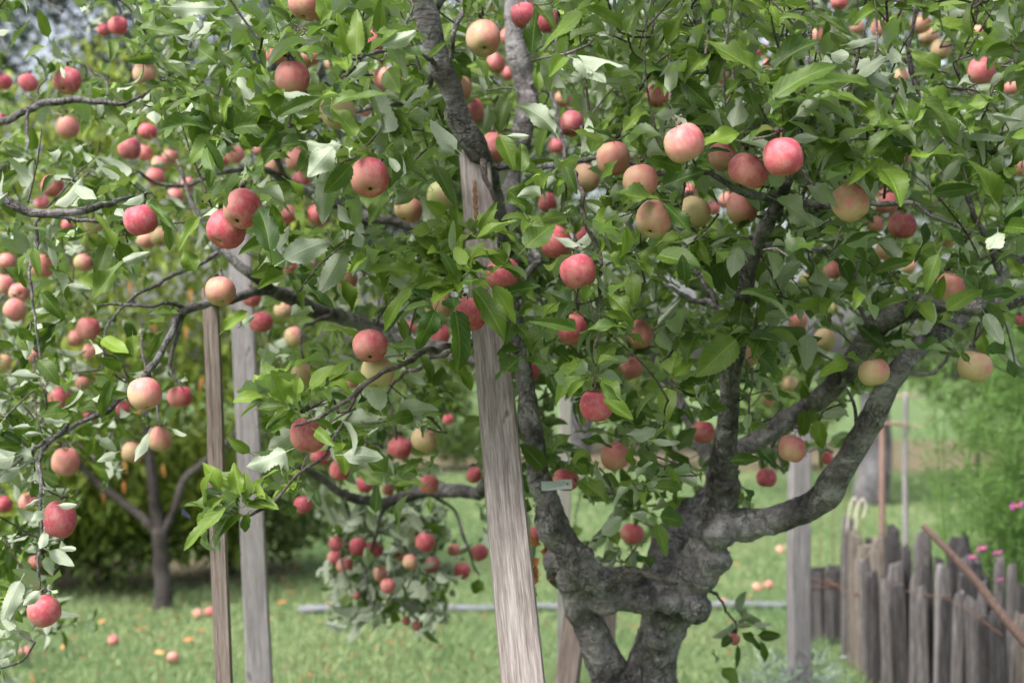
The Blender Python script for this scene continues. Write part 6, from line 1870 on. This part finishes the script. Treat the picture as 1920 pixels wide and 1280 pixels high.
# spurs and shoots along the thinner wood
for q in SKEL[6:]:
    for j in range(3, len(q), 3):
        x, y, d = proj(q[j])
        if density(float(x), float(y)) < R.uniform(0, 7):
            continue
        o = unit(np.array((R.gauss(0, 1), R.gauss(0, 1), R.uniform(0.0, 1.4))))
        spur.append((q[j] + o * R.uniform(0.015, 0.05), o, 'r' if R.random() < 0.75 else 's', R.randint(4, 8)))
# the body of the crown
CELLS = [(x, y) for x in range(-420, 2350, 60) for y in range(-420, 1280, 58)]
for (cx, cy) in CELLS:
    dn = density(cx + 30, cy + 29)
    if not dn:
        continue
    off = not (-60 < cx < 1930 and -60 < cy < 1280)
    lam = dn / 9 * (0.9 if off else 4.8)
    if 560 < cx < 940 and cy > 940:
        lam *= 2.4
    for _ in range(np.random.RandomState(abs(cx * 7919 + cy * 104729) % 2**31).poisson(lam)):
        x, y = cx + R.uniform(0, 60), cy + R.uniform(0, 58)
        d = front_depth(x, y) + min(3.2, R.uniform(0, 1) ** 1.4 * 2.3)
        if front_depth(x, y) > 4:
            d = 4.62 + R.uniform(0, 0.75)
        p = P(x, y, d)
        hang = (x < 420 and y > 600) or (560 < x < 940 and y > 940)
        if hang and x > 500:
            axv = np.array((R.gauss(0, .9), R.gauss(-.4, .5), R.uniform(-.4, .5)))
        elif hang:
            axv = np.array((R.gauss(0, .6), R.gauss(-.2, .5), -0.5))
        else:
            axv = np.array((R.gauss(0, .55), R.gauss(-.15, .55), R.uniform(0.1, 1.2)))
        kind = 's' if (R.random() < (0.42 if x > 950 and y < 420 else 0.16)) else 'r'
        spur.append((p, axv, kind, R.randint(5, 8)))

# join every spur to the nearest wood or earlier spur, nearest first
WOOD = np.vstack(SKEL)
SPP = np.array([s[0] for s in spur])
dmin = np.array([np.min(np.sum((WOOD - p) ** 2, 1)) for p in SPP])
order = np.argsort(dmin)
nodes = np.vstack([WOOD, np.zeros_like(SPP)])
nn = len(WOOD)
for i in order:
    p, axv, kind, nl = spur[i]
    dd2 = np.sum((nodes[:nn] - p) ** 2, 1)
    j = int(np.argmin(dd2))
    L0 = math.sqrt(dd2[j])
    nodes[nn] = p
    nn += 1
    if L0 > 0.004:
        midp = (p + nodes[j]) / 2
        if L0 < 0.42 and clear([midp, midp * 0.5 + p * 0.5, midp * 0.5 + nodes[j] * 0.5, p]):
            twig(nodes[j], p, 0.0034 if L0 > 0.15 else 0.0026, 0.0019)
    x, y, d = (float(v) for v in proj(p))
    fl = flip_share(x, y)
    t0 = 0.34 + 0.12 * (y < 300) + R.gauss(0, 0.14)
    if 560 < x < 940 and y > 940:
        t0 = 0.35
    size = R.uniform(0.070, 0.102) * (0.88 if x < 450 else 1.0)
    if 560 < x < 940 and y > 940:
        size *= 1.15
    if kind == 'r':
        rosette(p, axv, nl, size, t0, fl)
    else:
        shoot(p, axv + np.array((0, 0, 0.6)), R.uniform(0.14, 0.30), size, t0 + 0.05, fl)
# fill what is still open where the crown is closed
for it in range(3):
    pv, _, _, _ = leaf_geo(leaf_params(np.array(LB['base']), np.array(LB['axis']), np.array(LB['nrm']), np.array(LB['L']), np.array(LB['W'])), 7, 5, 0.18)
    x, y, d = proj(pv)
    cx_, cy_ = np.floor(x / 13).astype(int), np.floor(y / 13).astype(int)
    cov = np.zeros((100, 149), bool)
    ok = (cx_ >= 0) & (cx_ < 149) & (cy_ >= 0) & (cy_ < 100)
    cov[cy_[ok], cx_[ok]] = True
    for (ax_, ay_, ar_, _, _) in APC:
        gyy, gxx = np.mgrid[0:100, 0:149]
        cov |= (gxx * 13 + 6 - ax_) ** 2 + (gyy * 13 + 6 - ay_) ** 2 < ar_ ** 2
    oy_, ox_ = np.where(~cov)
    for a_, b_ in zip(ox_, oy_):
        x, y = a_ * 13 + 6, b_ * 13 + 6
        dn = density(x, y)
        if dn < 4 or R.random() > (dn / 9) ** 1.6 * 0.55:
            continue
        p = P(x, y + 12, max(3.3, front_depth(x, y)) + R.uniform(0.1, 1.5))
        j = int(np.argmin(np.sum((nodes[:nn] - p) ** 2, 1)))
        if clear([(p + nodes[j]) / 2, p * .75 + nodes[j] * .25]) and np.linalg.norm(nodes[j] - p) < 0.35:
            twig(nodes[j], p, 0.0028, 0.0018)
        rosette(p, np.array((R.gauss(0, .5), -0.5, R.uniform(0.2, 1))), R.randint(4, 7), R.uniform(.075, .1), 0.4 + R.gauss(0, .15), flip_share(x, y))
tag(link('twigs', TW.mesh('twigs'), MAT['twig'], TREE), kind='stuff')

n = len(LB['L'])
LP = leaf_params(np.array(LB['base']), np.array(LB['axis']), np.array(LB['nrm']), np.array(LB['L']), np.array(LB['W']), (0, 1), (0, 1), (0, 1), 0.35)
LP['tone'] = np.array(LB['tone'])
LP['curl'] = np.array(LB['curl'])
LP['fold'] = np.array(LB['fold'])
hero = np.array(LB['hero'])
LP['twist'][hero == 1] *= 0.6
LP['wave'] = rng.uniform(0.05, 0.6, n)

# which leaves show largest: a coarse depth buffer over the picture
V, Fc, lc, lt = leaf_geo(LP, 7, 5, 0.18)
x, y, d = proj(V)
GW, GH = 480, 320
gx_, gy_ = np.floor(x / 4).astype(int), np.floor(y / 4).astype(int)
inside = (gx_ >= 0) & (gx_ < GW) & (gy_ >= 0) & (gy_ < GH) & (d > 0)
flat = np.where(inside, gy_ * GW + gx_, 0)
zb = np.full(GW * GH, 1e9)
np.minimum.at(zb, flat[inside], d[inside])
for (ax_, ay_, ar_, ad_, _) in APC:
    gyy, gxx = np.mgrid[0:GH, 0:GW]
    msk = ((gxx * 4 - ax_) ** 2 + (gyy * 4 - ay_) ** 2 < ar_ ** 2).ravel()
    zb[msk] = np.minimum(zb[msk], ad_ - 0.02)
vis = inside & (d <= zb[flat] + 0.012)
nv = 7 * 5
score = vis.reshape(n, nv).mean(1) * (LP['L'] * LP['W']) / np.maximum(proj(LP['base'])[2], 1) ** 2
score = score * np.where(hero == 1, 1.5, 1.0)
best = np.argsort(-score)[:300]
isbest = np.zeros(n, bool)
isbest[best] = True
for i in best:
    p1 = {k: v[i:i + 1] for k, v in LP.items()}
    org = LP['base'][i]
    o = leaf_object('leaf', p1, MAT['leaf'], None, 23, 7, 0.18, 0.06, origin=org)
    o.parent = TREE
    o.location = Vector(org) - TREE.location
rest = {k: v[~isbest] for k, v in LP.items()}
tag(leaf_object('foliage', rest, MAT['leaf'], TREE, 8, 5, 0.18, 0.03), kind='stuff')
print('apple leaves', n, 'spurs', len(spur))

# withered brown leaves caught behind the left stem
for i in range(9):
    c = P(1012 + R.uniform(-6, 14), 1010 + i * 11, 3.7)
    p1 = leaf_params(c[None], np.array([[R.gauss(0, .5), R.gauss(0, .3), R.uniform(-1, .2)]]), np.array([[R.gauss(0, 1), -1, R.gauss(0, 1)]]), np.array([0.055]), np.array([0.03]), (0, 1), (0.8, 1.8))
    o = leaf_object('withered_leaf', p1, MAT['dead_leaf'], None, 7, 5, 0.15, origin=c)
    o.parent = TREE
    o.location = Vector(c) - TREE.location

# ------------------------------------------------------------------ tags tied to the tree
c = P(1044, 909, 3.38)
tg = tag(empty('plant_tag', c), 'small silver metal plant tag on the left limb above the fork', 'tag')
s = 3.38 / F
mb = MB()
V, outer, inner = [], [], []
W2, H2 = 29 * s, 9 * s
hx = 20 * s
pts_o = [(-W2, -H2), (-W2 * .3, -H2), (W2 * .35, -H2), (W2, -H2), (W2, 0), (W2, H2), (W2 * .35, H2), (-W2 * .3, H2), (-W2, H2), (-W2, 0)]
hole = [(hx + 2.6 * s * math.cos(t_), 2.6 * s * math.sin(t_)) for t_ in np.linspace(0, 2 * math.pi, 10, endpoint=False)]
import mathutils.geometry as mg
tess = mg.tessellate_polygon([[Vector((a, b, 0)) for a, b in pts_o], [Vector((a, b, 0)) for a, b in hole]])
allp = pts_o + hole
rot_ = Matrix.Rotation(math.radians(-4), 4, 'Y') @ Matrix.Rotation(math.radians(12), 4, 'X')
for off in (0.0004, -0.0004):
    V += [rot_ @ Vector((a, off + 0.004 * math.sin(a * 90), b)) for a, b in allp]
k = len(allp)
fs = [tuple(t_) for t_ in tess] + [tuple(i + k for i in t_)[::-1] for t_ in tess]
for ring_, st in ((len(pts_o), 0), (len(hole), len(pts_o))):
    fs += [(st + i, st + (i + 1) % ring_, k + st + (i + 1) % ring_, k + st + i) for i in range(ring_)]
mb.add([np.array(v) for v in V], fs)
o = link('plate', mb.mesh('plate', False), MAT['tag_metal'])
o.parent = tg
m = MB()
q, r = catmull([(hx, -0.003, 0), (hx + .01, 0.02, 0.012), (hx - .02, 0.05, 0.02), (-.02, 0.06, 0.015)], [0.0007] * 4, 0.005)
m.tube(q, r, 5)
o = link('tie_wire', m.mesh('tie_wire'), MAT['wire'])
o.parent = tg

c = P(349, 962, 2.66)
tg = tag(empty('plant_tag', c), 'small dark navy tag hanging among leaves left of the brown stake', 'tag')
s = 2.66 / F
mb = MB()
V = []
for (a, b) in ((-9, -2), (-7, 10), (8, -4), (9, -11)):
    V.append((a * s, -0.0006, b * s))
for (a, b) in ((-9, -2), (-7, 10), (8, -4), (9, -11)):
    V.append((a * s, 0.0006, b * s))
mb.add(V, [(0, 1, 2, 3), (7, 6, 5, 4), (0, 4, 5, 1), (1, 5, 6, 2), (2, 6, 7, 3), (3, 7, 4, 0)])
o = link('plate', mb.mesh('plate', False), MAT['tag_dark'])
o.parent = tg
m = MB()
q, r = catmull([(-4 * s, 0, 6 * s), (0, 0.01, 20 * s), (40 * s, 0.03, 6 * s), (75 * s, 0.05, -6 * s)], [0.0008] * 4, 0.01)
m.tube(q, r, 5)
o = link('tie', m.mesh('tie'), MAT['tag_dark'])
o.parent = tg
